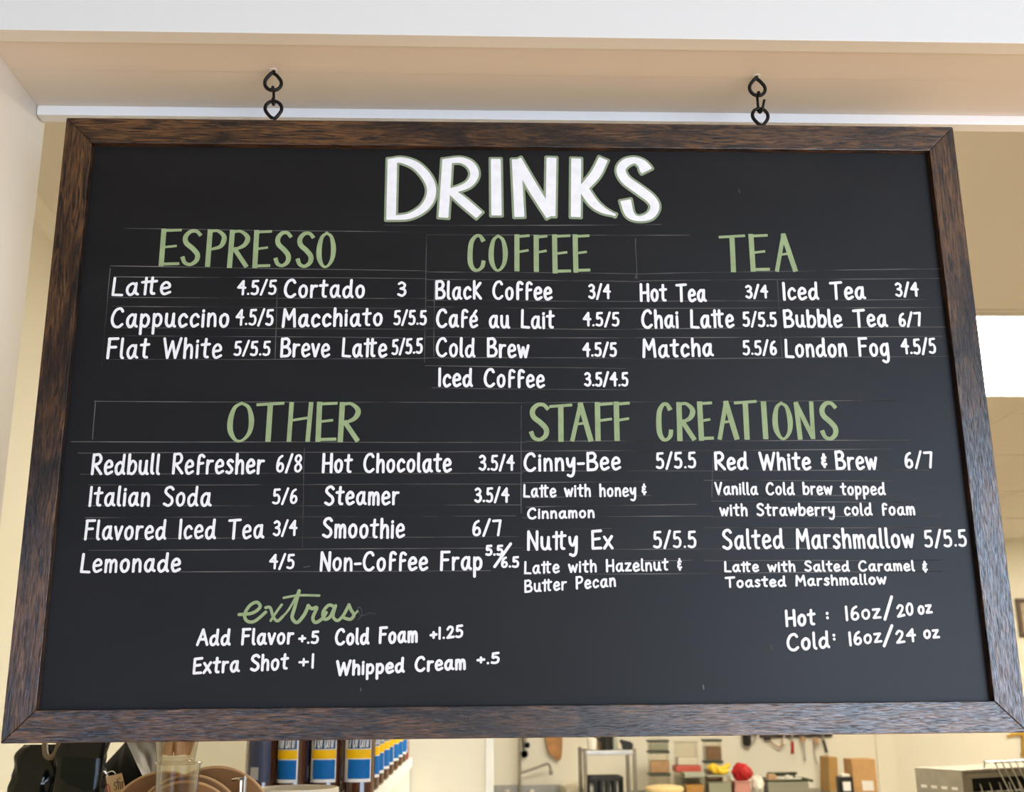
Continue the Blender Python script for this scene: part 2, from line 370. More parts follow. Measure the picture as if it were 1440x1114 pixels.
mb = MB(); mb.box(xa - .1, xb, KY - 0.02, KY, 0, KC, 0.003); struct(mb, 'door_1', M['kwall'])
# counters just under the frame
mb = MB(); mb.box(-1.42, -0.18, 0.35, 3.5, 1.06, 1.10, 0.004); mb.box(-1.38, -0.22, 0.4, 3.45, 0, 1.06); tag(mb.build('service_counter', M['counter']), 'cream service counter under the coffee bags and the syrup ledge', 'counter')

# ================================================================ menu board
W, H, FW = 1.22, 0.8105086, 0.0371577
FT, REC = 0.030, 0.010
bd = thing('menu_board', 'black hand-lettered drinks menu board in dark wood frame hanging from two hooks', 'menu board', (0, 0, ZB))
def rail(length, name='frame_rail'):
    m = MB(); h = length / 2
    m.prism([(-h, 0), (h, 0), (h - FW, FW), (-h + FW, FW)], 'y', 0, FT, 0.0012); return m
g = 0.0003
for (ln, loc, ang, off) in ((W - g, (0, 0, 0), 0, 0), (W - g, (0, 0, H), PI, 0), (H - g, (-W / 2, 0, H / 2), PI / 2, 0), (H - g, (W / 2, 0, H / 2), -PI / 2, 0)):
    o = rail(ln).build('frame_rail', M['frame'], bd, loc=Vector(loc)); o.rotation_euler = (0, ang, 0)
mb = MB(); mb.box(-W / 2 + FW - .004, W / 2 - FW + .004, REC, REC + 0.008, ZB + FW - .004, ZB + H - FW + .004); mb.build('chalkboard_panel', M['board'], bd)

# ---- eye screws and hooks
def teardrop(c, r, up, tilt=0.0):
    """closed ring drawn to a point where it meets its shank; up=+1 point up"""
    pts = []
    for i in range(0, 37):
        a = PI / 2 + 2 * PI * i / 36
        k = 1.0 + 0.38 * max(0, math.sin(a)) ** 6
        pts.append(Vector((c[0] + r * math.cos(a), c[1] + 0.0016 * (i - 18) / 18, c[2] + up * r * math.sin(a) * k)))
    return pts
YH = 0.013
for (px, ptop, pc, pbot, pc2, lean) in ((384, 98, 117, 154, 152.5, 0), (1065, 105, 124.5, 175, 163, 1)):
    side = 'left' if px < 700 else 'right'
    c = at(px, pc, YH); top = Vector((c.x, YH, SZ)); r = 0.0113
    t = thing('eye_screw', 'black iron eye screw in the header above the %s end of the board' % side, 'eye screw', top)
    m = MB(); pts = teardrop((c.x, YH, c.z), r, 1); m.tube(pts, 0.0025, 10)
    m.tube([top + Vector((0, 0, 0.012)), top, (c.x, YH, c.z + r * 1.36)], 0.0026, 10); m.build('eye_ring', M['iron'], t)
    m = MB(); m.lathe([(0.0058, -0.0011), (0.0056, 0.0), (0.0026, 0.0001)], (top.x, top.y, SZ - 0.0001), 16); m.build('washer', M['trim'], t)
    c2 = at(px + (0.5 if not lean else 4), pc2, YH)
    zt = ZB + H
    m = MB(); r2 = 0.0112
    pts = teardrop((c2.x, YH, max(c2.z, zt + r2 * 1.33)), r2, -1); m.tube(pts, 0.0025, 10)
    m.tube([(c2.x, YH, zt + 0.003), (c2.x, YH, zt - 0.012)], 0.0025, 10); m.build('eye_screw_ring', M['iron'], bd)
    c2z = max(c2.z, zt + r2 * 1.33)
    # S hook seen edge on
    zu = c.z - r; zl = c2z + r2
    hx = (c.x + c2.x) / 2
    path = []
    R = 0.0052; dx = (c2.x - c.x)
    for i in range(13):       # upper loop round the upper ring
        a = -PI * 0.25 + PI * 1.25 * i / 12
        path.append(Vector((c.x + 0.0005, YH - R * math.cos(a) , zu + R * math.sin(a) * 0.9)))
    path2 = []
    for i in range(13):
        a = PI + PI * 1.2 * i / 12
        path2.append(Vector((c2.x - 0.0005 + (0.0045 * i / 12 if lean else 0), YH - R * math.cos(a) * -1 * -1, zl + R * math.sin(a) * 0.9 - 0.0005)))
    if lean: path2.append(path2[-1] + Vector((0.0022, -0.0008, 0.009)))
    m = MB(); m.tube(smoothpts(path + path2, 3), 0.0019, 8)
    tag(m.build('s_hook', M['iron'], None), 'small black S-hook linking the two eye rings at the %s end of the board' % side, 'hook')

# ---- hand lettering ------------------------------------------------------
# glyphs: width|strokes; cap height 1, baseline 0; '!' marks a corner
G = {
'A': (.62, "0,0 .32,1! .62,0|.12,.36 .5,.36"), 'B': (.55, ".05,1 .05,0|.05,.96 .33,1 .46,.82 .36,.6 .1,.53|.1,.53 .4,.5 .54,.28 .42,.05 .05,.02"),
'C': (.6, ".54,.84 .42,.99 .2,.92 .05,.62 .04,.3 .17,.05 .38,0 .56,.14"), 'D': (.6, ".05,1 .05,0|.05,.98 .4,.9 .55,.5 .4,.1 .05,.02"),
'E': (.5, ".5,1 .06,.97! .05,.02! .5,.03|.06,.52 .42,.56"), 'F': (.48, ".06,1 .04,0|.04,.99 .48,1|.06,.55 .4,.56"), 'H': (.56, ".05,1 .04,0|.52,1 .52,0|.04,.48 .52,.5"),
'I': (.1, ".05,1 .05,0"), 'K': (.5, ".05,1 .05,0|.45,.98 .08,.42! .5,0"), 'L': (.46, ".08,1 .05,.03! .46,0"), 'M': (.7, ".04,0 .1,1! .34,.42! .6,1! .67,0"), 'N': (.54, ".04,0 .06,1! .5,0! .52,1"),
'P': (.5, ".05,1 .05,0|.05,.97 .34,1 .48,.78 .36,.52 .08,.46"), 'R': (.54, ".05,1 .04,0|.05,.97 .34,1 .47,.78 .36,.55 .08,.47|.14,.48 .54,0"), 'S': (.5, ".47,.88 .34,1 .14,.94 .07,.74 .24,.55 .42,.4 .45,.16 .26,0 .03,.1"),
'T': (.62, "0,.96 .62,1|.3,.98 .28,0"), 'V': (.5, "0,1 .24,0! .5,1"), 'W': (.84, "0,1 .2,0! .42,.85! .6,0! .84,1"),
'a': (.52, ".42,.5 .27,.6 .08,.44 .05,.18 .17,0 .33,.1 .43,.5|.43,.6 .42,.14 .53,.02"), 'b': (.46, ".05,1 .05,.02|.05,.34 .22,.6 .42,.5 .44,.2 .27,0 .05,.08"),
'c': (.42, ".4,.47 .26,.6 .08,.45 .05,.2 .17,.0 .4,.1"), 'd': (.53, ".42,.45 .25,.56 .06,.4 .05,.14 .17,0 .34,.1 .43,.35|.45,1 .43,.2 .52,.02"), 'e': (.44, ".06,.3 .38,.36 .37,.54 .22,.62 .06,.45 .05,.17 .18,0 .43,.1"),
'f': (.4, ".4,.88 .27,.97 .13,.82 .11,0|.11,.46 .36,.5"), 'g': (.48, ".42,.5 .25,.6 .06,.42 .07,.12 .22,.04 .38,.2 .43,.5|.43,.62 .43,-.18 .3,-.38 .12,-.3"), 'h': (.44, ".05,1 .05,0|.05,.34 .22,.6 .38,.5 .4,0"),
'i': (.1, ".05,.58 .05,0|.05,.82 .055,.86"), 'j': (.1, ".05,.58 .05,-.3"), 'l': (.15, ".06,1 .05,.14 .14,.0"), 'k': (.46, ".05,1 .05,0|.42,.9 .07,.42! .46,0"), 'm': (.62, ".05,.6 .05,0|.05,.38 .17,.6 .29,.48 .3,0|.3,.38 .44,.6 .56,.48 .58,0"),
'n': (.44, ".05,.6 .05,0|.05,.36 .22,.6 .37,.48 .4,0"), 'o': (.46, ".26,.6 .08,.48 .05,.2 .18,.0 .36,.08 .42,.34 .36,.54 .22,.6"), 'p': (.46, ".05,.6 .05,-.38|.05,.4 .22,.6 .4,.46 .4,.18 .25,.02 .06,.12"),
'r': (.34, ".05,.6 .05,0|.05,.34 .16,.56 .33,.58"), 's': (.36, ".34,.54 .2,.62 .07,.48 .2,.33 .33,.17 .2,.0 .03,.06"), 't': (.38, ".2,.95 .17,.12 .32,.02|0,.66 .38,.69"), '~': (.66, ".17,.95 .15,0|.45,.95 .43,.12 .56,.02|0,.7 .64,.75"),
'u': (.5, ".05,.6 .06,.16 .2,0 .36,.12 .41,.6|.41,.6 .42,.1 .5,0"), 'v': (.38, "0,.6 .18,0! .38,.6"), 'w': (.6, "0,.6 .15,.02! .29,.5! .44,.02! .6,.6"), 'x': (.42, "0,.58 .42,0|.4,.6 .0,0"),
'y': (.44, ".03,.6 .07,.3 .22,.2 .38,.6|.4,.62 .37,-.12 .24,-.36 .06,-.3"), 'z': (.42, ".03,.58 .38,.58! .04,.02! .42,.02"), 'é': (.44, ".06,.3 .38,.36 .37,.54 .22,.62 .06,.45 .05,.17 .18,0 .43,.1|.24,.76 .38,.96"),
'1': (.12, ".06,1 .06,0"), '2': (.48, ".05,.78 .2,1 .4,.86 .34,.52 .05,.03! .48,.06"), '3': (.46, ".05,.9 .22,1 .4,.84 .34,.62 .16,.54! .38,.46 .43,.2 .25,0 .02,.1"),
'4': (.5, ".36,0 .37,1! .03,.52! .5,.5"), '5': (.46, ".42,1 .1,.98! .08,.56 .26,.62 .42,.42 .38,.1 .2,0 .02,.06"), '6': (.44, ".34,.96 .15,.8 .05,.42 .08,.1 .24,0 .4,.15 .38,.42 .22,.5 .07,.3"), '7': (.46, ".02,.97 .44,1! .3,0"),
'8': (.46, ".24,.52 .06,.72 .14,.96 .32,.98 .4,.78 .24,.52 .06,.3 .08,.06 .26,0 .42,.18 .38,.38 .24,.52"), '0': (.46, ".24,1 .07,.75 .05,.3 .2,0 .37,.15 .42,.6 .35,.92 .2,1"),
'/': (.4, ".38,1.06 .02,-.06"), '.': (.1, ".05,.03 .055,.035"), ':': (.12, ".06,.9 .06,.86|.06,.12 .06,.08"), '+': (.4, ".0,.42 .4,.44|.2,.66 .2,.18"), '-': (.3, ".0,.36 .3,.37"),
'&': (.36, ".34,.78 .2,.84 .06,.7 .14,.53 .26,.5|.2,.5 .03,.34 .1,.12 .36,.16|.2,1.06 .2,.98|.2,-.0 .2,-.1"),
'Q': (.6, "0,0 .1,.1"), ' ': (.60, ""),
}
def glyph_strokes(ch):
    w, s = G[ch]; out = []
    for st in s.split('|'):
        if not st: continue
        cur = []
        for tok in st.split():
            cn = tok.endswith('!'); a, b = tok.rstrip('!').split(','); p = (float(a), float(b)); cur.append(p)
            if cn: out.append(cur); cur = [p]
        if len(cur) > 1: out.append(cur)
    return w, out
YL = REC - 0.00025
class Ink:
    """paint strokes lying on the panel: ribbons with round ends, given in board pixels"""
    def __init__(s): s.mb = MB(); s.n = 0
    def stroke(s, pts, wd, per=6, lift=0.0, flat=None):
        # pts: list of (px, py); wd: width in px (number or list per point)
        ws = wd if isinstance(wd, (list, tuple)) else [wd] * len(pts)
        P = smoothpts([(p[0], p[1], w) for p, w in zip(pts, ws)], per)
        y = YL - lift - 0.00007 * (s.n % 4); s.n += 1
        Q = []
        for p in P:
            v = at(p.x, p.y, YL); k = (at(p.x + 1, p.y, YL) - v).length
            Q.append((Vector((v.x, v.z)), p.z * k / 2))
        L, Rr = [], []; N = len(Q)
        for i in range(N):
            t = Q[min(i + 1, N - 1)][0] - Q[max(i - 1, 0)][0]
            if t.length < 1e-7: t = Vector((1, 0))
            t.normalize(); n = Vector((-t.y, t.x)); c, r = Q[i]
            L.append(c + n * r); Rr.append(c - n * r)
            if i == 0: t0 = t
            if i == N - 1: t1 = t
        bm = s.mb.bm
        if flat is not None:
            for (c, r), t, A, B, idx in ((Q[0], -t0, L, Rr, 0), (Q[-1], t1, L, Rr, N)):
                k = (at(pts[0][0] + 1, pts[0][1], YL) - at(pts[0][0], pts[0][1], YL)).length; n = Vector((-t.y, t.x)) * (-1 if idx == 0 else 1); ex = flat * k
                c1, c2 = c + t * (ex * .75), c + t * ex
                aa = [c1 + n * r, c2 + n * (r - ex * .25)]; bb = [c1 - n * r, c2 - n * (r - ex * .25)]
                if idx == 0: L[:0] = aa[::-1]; Rr[:0] = bb[::-1]
                else: L += aa; Rr += bb
            N = len(L)
        V = lambda q, j=0.0: bm.verts.new((q.x, y - 6e-5 * j, q.y))
        l = [V(q, i / N) for i, q in enumerate(L)]; rr = [V(q, i / N) for i, q in enumerate(Rr)]
        for i in range(N - 1): bm.faces.new((l[i], l[i + 1], rr[i + 1], rr[i]))
        if flat is not None: return
        for (c, r), a, b, t in ((Q[0], rr[0], l[0], -t0), (Q[-1], l[-1], rr[-1], t1)):
            n = Vector((-t.y, t.x)); arc = []
            for k in range(1, 6):
                an = PI * k / 6 
                arc.append(V(c + n * (r * math.cos(an)) + t * (r * math.sin(an)), 0.0 if t is not t1 else 1.0))
            first, last = (b, a) if t is not t1 else (a, b)
            # choose cap ends by side
            e0 = min((a, b), key=lambda v: (Vector((v.co.x, v.co.z)) - (c + n * r)).length); e1 = b if e0 is a else a
            bm.faces.new([e0] + arc + [e1])
    def done(s, name, material, parent, label=None):
        for f in s.mb.bm.faces:
            f.normal_update()
            if f.normal.y > 0: f.normal_flip()
        o = s.mb.build(name, material, parent, smooth=0, recalc=False)
        if label: o['label'] = label
        return o
def write(ink, text, x0, x1, yb0, yb1, h, wd, wob=0.012):
    text = text.replace('tt', '~')
    x = 0.0; lay = []
    for i, ch in enumerate(text):
        w, st = glyph_strokes(ch)
        lay.append((x, st, ch.islower() or ch == '~')); x += w + (0.18 if ch != ' ' else 0)
    total = x - 0.18; e = wd / 2
    X0, X1 = x0 + e, x1 - e; k = (X1 - X0) / max(total, 0.12)
    if total < 0.22: k = h
    hh = h - wd
    sl = (yb1 - yb0) / max(1, x1 - x0)
    for ox, st, ch_low in lay:
        dy = random.uniform(-wob, wob) * 1.5
        for pts in st:
            q = []
            for (a, b) in pts:
                px = X0 + (ox + a) * k + random.uniform(-wob, wob) * 6
                # verticals of the writing follow the board, which narrows upward
                if ch_low and b <= .63: b = b * 1.1 if b > 0 else b
                up = (b + dy) * hh
                bx = px - (684 - px) / 5867.0 * -up * 1.0
                q.append((bx, yb0 + sl * (px - x0) - e * 0.6 - up))
            ink.stroke(q, wd * random.uniform(.94, 1.06))
WORDS = [  # text, x0, x1, baseline left, baseline right, cap height, kind
("Latte",155,241,416.5,414.5,28,'i'),("4.5/5",332.3,389.3,415,414.5,22,'p'),("Cortado",398,514,419,419,28,'i'),("3",558,572,416.7,416.7,22,'p'),
("Cappuccino",154,323,461,460,30,'i'),("4.5/5",330,385,457.5,457.5,24,'p'),("Macchiato",395,539,460.5,458.5,28,'i'),("5/5.5",552.7,600.7,457,457,22,'p'),
("Flat White",148.3,312.7,505,504,31,'i'),("5/5.5",327.7,380.7,500.7,500.2,22,'p'),("Breve Latte",392.7,545,502.5,502.5,29,'i'),("5/5.5",550,595,499,497,23,'p'),
("Black Coffee",610.7,777.4,421,422,28,'i'),("3/4",826.8,859.4,420.5,420.5,22,'p'),("Café au Lait",612.4,780.3,460.5,462.5,28,'i'),("4.5/5",819,872,459,459,21,'p'),
("Cold Brew",612,745,502,503.5,29,'i'),("4.5/5",818.5,868.3,501.5,501.5,21,'p'),("Iced Coffee",615,767,544,545.5,28,'i'),("3.5/4.5",821,884.5,543.5,543.5,21,'p'),
("Hot Tea",899,994,424,424.5,27,'i'),("3/4",1047.7,1081,419.5,419.5,20,'p'),("Iced Tea",1100,1218,422.5,421,27,'i'),("3/4",1258.6,1292.8,417,417,21,'p'),
("Chai Latte",901.4,1033.4,462,461,28,'i'),("5/5.5",1044,1093.4,459.5,459.5,22,'p'),("Bubble Tea",1101,1249,461,460,27,'i'),("6/7",1263.4,1297,459,459,21,'p'),
("Matcha",902.4,1004,503.5,501.5,28,'i'),("5.5/6",1044,1093.4,499.5,499.5,22,'p'),("London Fog",1102.7,1252,503,501,28,'i'),("4.5/5",1267,1317.7,498.5,497,23,'p'),
("Redbull Refresher",126.7,372,668,666.5,31,'i'),("6/8",387,425.5,664,664,26,'p'),("Italian Soda",123,297.5,712.5,712,30,'i'),("5/6",382,418.7,708.7,708.7,23,'p'),
("Flavored Iced Tea",117,371.5,759.6,757.7,30,'i'),("3/4",383,418,753.6,753.6,23,'p'),("Lemonade",111,254.6,805.7,804.5,29,'i'),("4/5",377.5,414.6,800,800,22,'p'),
("Hot Chocolate",451.5,635.8,665,664.4,29,'i'),("3.5/4",672.6,724,661.5,661.5,23,'p'),("Steamer",455,562,710.5,710.5,29,'i'),("3.5/4",666.5,716.5,706.4,706.4,22,'p'),
("Smoothie",452,570,756.8,757,30,'i'),("6/7",663,706,753.6,753.6,24,'p'),("Non-Coffee Frap",448.4,679.4,803.5,802,29,'i'),
("5.5",682,708.5,781.5,781,16,'p'),("6.5",703.6,730.8,798.5,798,17,'p'),
("Cinny-Bee",735.6,874,663.5,661.5,28,'i'),("5/5.5",921.8,980,659,658.5,24,'p'),("Latte with honey",734.8,895.7,699.7,698.5,19.5,'n'),("&",902,909.5,695,695,15,'n'),
("Cinnamon",740.8,837,730,728.5,17,'n'),("Nutty Ex",740,863,774,772.6,29,'i'),("5/5.5",917.9,980.4,770.7,770.7,25,'p'),
("Latte with Hazelnut",736,940.8,807.5,802.5,19,'n'),("&",952,959.5,801,801,16,'n'),("Butter Pecan",736.4,867,834,825,19,'n'),
("Red White",1004,1141.7,661,661,27,'i'),("&",1154.5,1163.5,656.5,656.5,19,'i'),("Brew",1174,1235,661,661,28,'i'),("6/7",1271.7,1313.7,658.3,658.6,24.5,'p'),
("Vanilla Cold brew topped",1005,1246,696,696.3,19,'n'),("with Strawberry cold foam",1011.7,1288,726,724.7,19,'n'),
("Salted Marshmallow",1015,1287,772.8,770.8,30,'i'),("5/5.5",1299.6,1361,770,768.8,25,'p'),
("Latte with Salted Caramel",1017.6,1287,804.6,803.3,16.5,'n'),("&",1297,1305,804,804,15,'n'),("Toasted Marshmallow",1019.8,1247.3,827,821.7,16.5,'n'),
("Add Flavor",275.4,413.6,908.5,906,25,'i'),("+.5",419,449,906,905,19,'p'),("Cold Foam",470,588.3,908,903.5,25,'i'),("+1.25",604,652,901,896,19,'p'),
("Extra Shot",269.5,406,948.5,941.5,25,'i'),("+1",419,443,940.5,940,22,'p'),("Whipped Cream",472,656,951,941.5,23,'i'),("+.5",670,703.5,935.5,932.5,17,'p'),
("Hot",1103.8,1148,881.7,879,25,'i'),(":",1161,1168,871,871,12,'p'),("16oz",1188,1240,873.3,869.6,22,'p'),("20",1260.4,1286,869,864.4,19,'p'),("oz",1290,1311.7,864.4,862.5,19,'p'),
("Cold",1106,1168,915.8,911.5,26,'i'),(":",1170.5,1177,901,901,11,'p'),("16oz",1193,1241,908.5,903,21,'p'),("24",1259,1289,905.5,902.5,20,'p'),("oz",1298,1322,898.8,897,19,'p'),
]
WDT = {'i': 4.0, 'p': 3.5, 'n': 3.1}
NM = {'i': 'item_lettering', 'p': 'price_lettering', 'n': 'note_lettering'}
LATER = []
def lettering():
    for (t, x0, x1, b0, b1, h, k) in WORDS:
        ink = Ink(); write(ink, t, x0, x1, b0, b1, h, WDT[k] if h > 14 else 4.0)
        lb = 'white painted lettering reading %s' % t if not t.startswith('Redbull') else 'white painted drink name, topmost under the heading OTHER'
        ink.done(NM[k], M['white_paint'], bd, lb)
    for n_, (a, b) in enumerate((((718, 765), (695.6, 797)), ((1253.8, 839.4), (1244.4, 871)), ((1254.2, 880), (1243.3, 908.5)))):
        ink = Ink(); ink.stroke([a, b], 4.2); ink.done('price_lettering', M['white_paint'], bd, 'white painted slash')
    # headings: letter, x0, x1, top, bottom
    HD = {
    'ESPRESSO': "E 223.3 253.3 321 375|S 255 282.7 321.7 375|P 289 317 322 376|R 320 350.7 322.7 377.7|E 355 380.7 323 377.7|S 385.7 410 324 376.7|S 416.7 441.7 325 377.7|O 445 472.3 325 378",
    'COFFEE': "C 656.9 682.5 328.4 383.4|O 687 714 329 383|F 723 744.4 329 382.3|F 750.5 769.6 329.8 383|E 775.4 802 329 385.2|E 804.8 829 329 384",
    'TEA': "T 1012.6 1048.7 329 383.5|E 1052.5 1080.6 328.5 382.8|A 1087.7 1120 328 382.8",
    'OTHER': "O 318.9 358 564 623.2|T 360 398 564.5 622|H 404 440 565 622|E 443 473.3 564.5 622|R 475 506.5 565 622.7",
    'STAFF': "S 744 772.6 565.6 621.6|T 773.4 804.6 567 622|A 801 833.8 566 621.6|F 835.9 862 565 621|F 863 885.8 564.3 620.8",
    'CREATIONS': "C 922.5 945.7 565 622|R 951 977.7 565 621|E 981 1002 564 620.5|A 1007.6 1038 563.5 619|T 1034 1065 562 619|I 1070.4 1080 564 618.3|O 1086 1114.6 564 619.9|N 1116.8 1147 564 619|S 1152.5 1178 563.5 620.4",
    }
    # heading glyphs in a unit box, stroke width factor: 1 = thick stem, .5 = thin bar
    HG = {
    'E': [((.14, 0), (.14, 1), 1), ((.14, .02), (1, .0), .55), ((.14, .5), (.8, .46), .5), ((.14, .98), (1, .97), .6)],
    'F': [((.14, 0), (.12, 1), 1), ((.14, .03), (1, .0), .55), ((.14, .48), (.92, .43), .5)],
    'T': [((.0, .04), (1, .0), .55), ((.5, .03), (.48, 1), 1)],
    'H': [((.1, 0), (.06, 1), .85), ((.94, 0), (.86, 1), .85), ((.1, .46), (.9, .38), .5)],
    'A': [((.48, 0), (.06, 1), .8), ((.48, 0), (.93, 1), 1), ((.22, .56), (.74, .52), .5)],
    'I': [((.5, 0), (.5, 1), 1)],
    'N': [((.1, .02), (.18, 1), .9), ((.1, .02), (.84, .97), .85), ((.9, 0), (.86, .98), .8)],
    'P': [((.14, 0), (.12, 1), 1), [(.14, .03, .6), (.55, .0, .6), (.92, .14, .9), (.94, .3, 1), (.75, .46, .8), (.2, .54, .5)]],
    'R': [((.14, 0), (.1, 1), 1), [(.14, .03, .6), (.55, .0, .6), (.9, .14, .9), (.92, .28, 1), (.72, .42, .8), (.28, .52, .5)], ((.3, .5), (.93, .98), .9)],
    'S': [[(.96, .12, .75), (.74, .02, .7), (.4, .03, .8), (.14, .18, .95), (.2, .36, 1), (.6, .53, 1), (.88, .7, 1), (.84, .88, .9), (.52, .99, .7), (.2, .94, .75), (.06, .8, .85)]],
    'C': [[(.92, .14, .9), (.74, .02, .7), (.46, .03, .7), (.2, .2, .9), (.12, .48, 1), (.14, .78, 1), (.34, .96, .8), (.64, .98, .6), (.88, .88, .8), (.95, .75, .8)]],
    'O': [[(.5, .01, .5), (.24, .12, .7), (.1, .42, 1), (.12, .74, 1), (.34, .97, .6), (.6, .98, .5), (.86, .78, .8), (.92, .45, 1), (.78, .12, .7), (.5, .01, .5)]],
    }
    for name, spec in HD.items():
        ink = Ink()
        for part in spec.split('|'):
            ch, x0, x1, y0, y1 = part.split(); x0, x1, y0, y1 = map(float, (x0, x1, y0, y1))
            wd = 7.6 if y0 > 500 else 7.2; e = 0.36 * wd
            lean = lambda x, y: x + (684 - x) / 5867.0 * (y - (y0 + y1) / 2) * -1.0
            for st in HG[ch]:
                if isinstance(st, tuple): pts = [(*st[0], st[2]), (*st[1], st[2])]
                else: pts = st
                ink.stroke([(lean(x0 + e * .6 + (x1 - x0 - 1.2 * e) * a, y0 + e + (y1 - y0 - 2 * e) * b), y0 + e + (y1 - y0 - 2 * e) * b) for a, b, c in pts], [wd * c for a, b, c in pts], flat=wd * .3)
        ink.done('heading_lettering', M['green_paint'], bd, 'sage green painted heading reading %s' % name)
    # script heading
    ink = Ink(); s = lambda q: [(240 + a / 2.88, 820 + b / 2.88) for a, b in q]
    for q, w in ((((277, 128), (330, 122), (362, 98), (350, 78), (322, 90), (300, 125), (308, 153), (340, 155), (385, 118)), 4.6), (((385, 100), (403, 100), (415, 135), (432, 154), (455, 135)), 4.2), (((450, 88), (428, 118), (405, 153)), 3.6),
                 (((445, 145), (480, 105), (518, 35)), 3.2), (((520, 32), (502, 100), (492, 140), (512, 160), (540, 130), (558, 92)), 5.0), (((458, 60), (520, 50), (602, 51)), 3.4), (((556, 92), (572, 104), (592, 100), (576, 140), (586, 160), (612, 146), (630, 120)), 4.8),
                 (((662, 96), (640, 90), (617, 118), (622, 146), (645, 138), (664, 98)), 4.6), (((668, 92), (658, 135), (676, 152), (700, 130), (722, 88)), 4.4), (((722, 88), (730, 108), (742, 130), (728, 147), (704, 142)), 4.6), (((740, 132), (757, 114)), 3.0)):
        ink.stroke(s(q), w)
    ink.done('heading_lettering', M['green_paint'], bd, 'sage green script heading reading extras')
    # big title
    s = lambda q: [(520 + a / 3.273, 200 + b / 3.273) for a, b in q]
    T = [
    [((104, 90), (98, 345)), (44, 44)], [((105, 86), (150, 84), (212, 108), (262, 160), (284, 215), (274, 268), (238, 312), (178, 342), (104, 348)), (24, 30, 38, 42, 42, 42, 36, 28, 22)],
    [((356, 92), (340, 335)), (46, 46)], [((356, 88), (420, 84), (466, 108), (482, 150), (458, 192), (410, 215), (362, 224)), (26, 30, 38, 40, 34, 28, 24)], [((376, 228), (432, 275), (494, 328)), (34, 44, 42)],
    [((580, 90), (583, 325)), (46, 48)],
    [((676, 92), (688, 332)), (44, 46)], [((682, 92), (748, 206), (826, 330)), (46, 48, 46)], [((836, 84), (832, 328)), (46, 46)],
    [((950, 88), (948, 332)), (46, 46)], [((1070, 88), (1038, 150), (982, 214)), (44, 46, 40)], [((982, 212), (1026, 276), (1070, 312), (1118, 332)), (46, 44, 32, 12)],
    [((1268, 122), (1252, 100), (1220, 84), (1178, 96), (1156, 128), (1178, 174), (1240, 220), (1294, 262), (1312, 300), (1288, 340), (1234, 352), (1196, 330), (1180, 280)), (56, 44, 32, 40, 42, 44, 46, 44, 42, 36, 26, 42, 50)],
    ]
    go, wi = Ink(), Ink()
    for pts, ws in T:
        go.stroke(s(pts), [(w + 20) / 3.273 for w in ws], flat=(14 + 10) / 3.273); wi.stroke(s(pts), [w / 3.273 for w in ws], lift=0.00035, flat=14 / 3.273)
    go.done('title_outline', M['outline'], bd, 'sage green outline round the title letters')
    wi.done('title_lettering', M['white_paint'], bd, 'big white painted title reading DRINKS')
    # chalk guide lines
    gl = Ink()
    LN = [(540, 317, 930, 316), (175, 321, 600, 327), (600, 330, 970, 331), (155, 374, 600, 381), (600, 382, 900, 385), (900, 385, 1130, 381), (1130, 381, 1330, 378), (160, 389, 600, 392), (600, 393, 900, 396), (900, 395, 1332, 391),
          (155, 418, 600, 420), (600, 422, 900, 424), (900, 424, 1300, 421), (158, 431, 600, 434), (600, 432, 900, 434), (900, 434, 1325, 432), (157, 461, 600, 463), (600, 462, 880, 463), (880, 463, 1330, 460), (150, 472, 600, 475), (600, 474, 900, 475), (900, 475, 1325, 473),
          (147, 506, 600, 504), (600, 503, 900, 504), (900, 505, 1330, 501), (597, 514.5, 880, 518), (608, 545.5, 882, 548.5), (600, 330, 597, 510), (611, 395, 610, 502), (893, 335, 896, 392), (1093, 394, 1100, 503), (155, 377, 143, 515), (390, 405, 387, 505),
          (133, 564.5, 740, 566.5), (740, 566, 1260, 563.5), (100, 621.5, 740, 622), (740, 621, 1278, 619), (110, 637, 740, 635), (740, 634.5, 1255, 632), (112, 667, 735, 665), (735, 662.5, 1306, 661.5), (125, 682, 735, 681), (735, 679, 908, 677), (122, 711.5, 733, 710.5),
          (120, 728, 725, 726), (115, 757.5, 730, 755), (125, 774, 735, 771), (235, 804.5, 690, 803), (735, 700, 915, 697), (740, 713, 980, 709), (735, 728, 1000, 726), (1000, 727, 1322, 726), (740, 744.5, 860, 743.5), (735, 774, 1000, 772), (1000, 772, 1303, 771), (868, 789, 975, 788), (735, 808, 1330, 804),
          (990, 676, 1255, 676.5), (1010, 697, 1268, 697), (1000, 705, 1290, 706.5), (990, 742, 1327, 742), (990, 789, 1325, 788), (134, 565, 130, 618), (428, 630, 425, 770), (733, 570, 733, 722), (1003, 640, 1001, 700), (427, 798, 436, 796.5)]
    for (x0, y0, x1, y1) in LN:
        mid = [(x0 + (x1 - x0) * f + random.uniform(-.3, .3), y0 + (y1 - y0) * f + random.uniform(-.5, .5)) for f in (0, .25, .5, .75, 1)]
        gl.n = len(mid) % 2; gl.stroke(mid, [.9, 1.15, .9, 1.2, .8], per=2, lift=-.00015)
    for (x0, y0, x1, y1, w) in ((1039, 266, 1040, 272, 1.4), (1084, 908, 1085, 914, 1.6), (989, 964, 989.5, 969, 1.8), (571, 331, 571.5, 336, 1.2), (507, 968, 507.5, 972, 1.4), (732.5, 593, 732.8, 603, 1.4), (894, 336, 894, 345, 1.2), (893.5, 388, 894, 391, 1.2)): gl.stroke([(x0, y0), (x1, y1)], w)
    gl.stroke([(503, 872), (509, 865), (507, 855), (503, 856), (508, 866), (520, 862), (528, 864)], .9)
    gl.done('guide_lines', M['chalk'], bd, 'faint ruled chalk guide lines')
lettering()

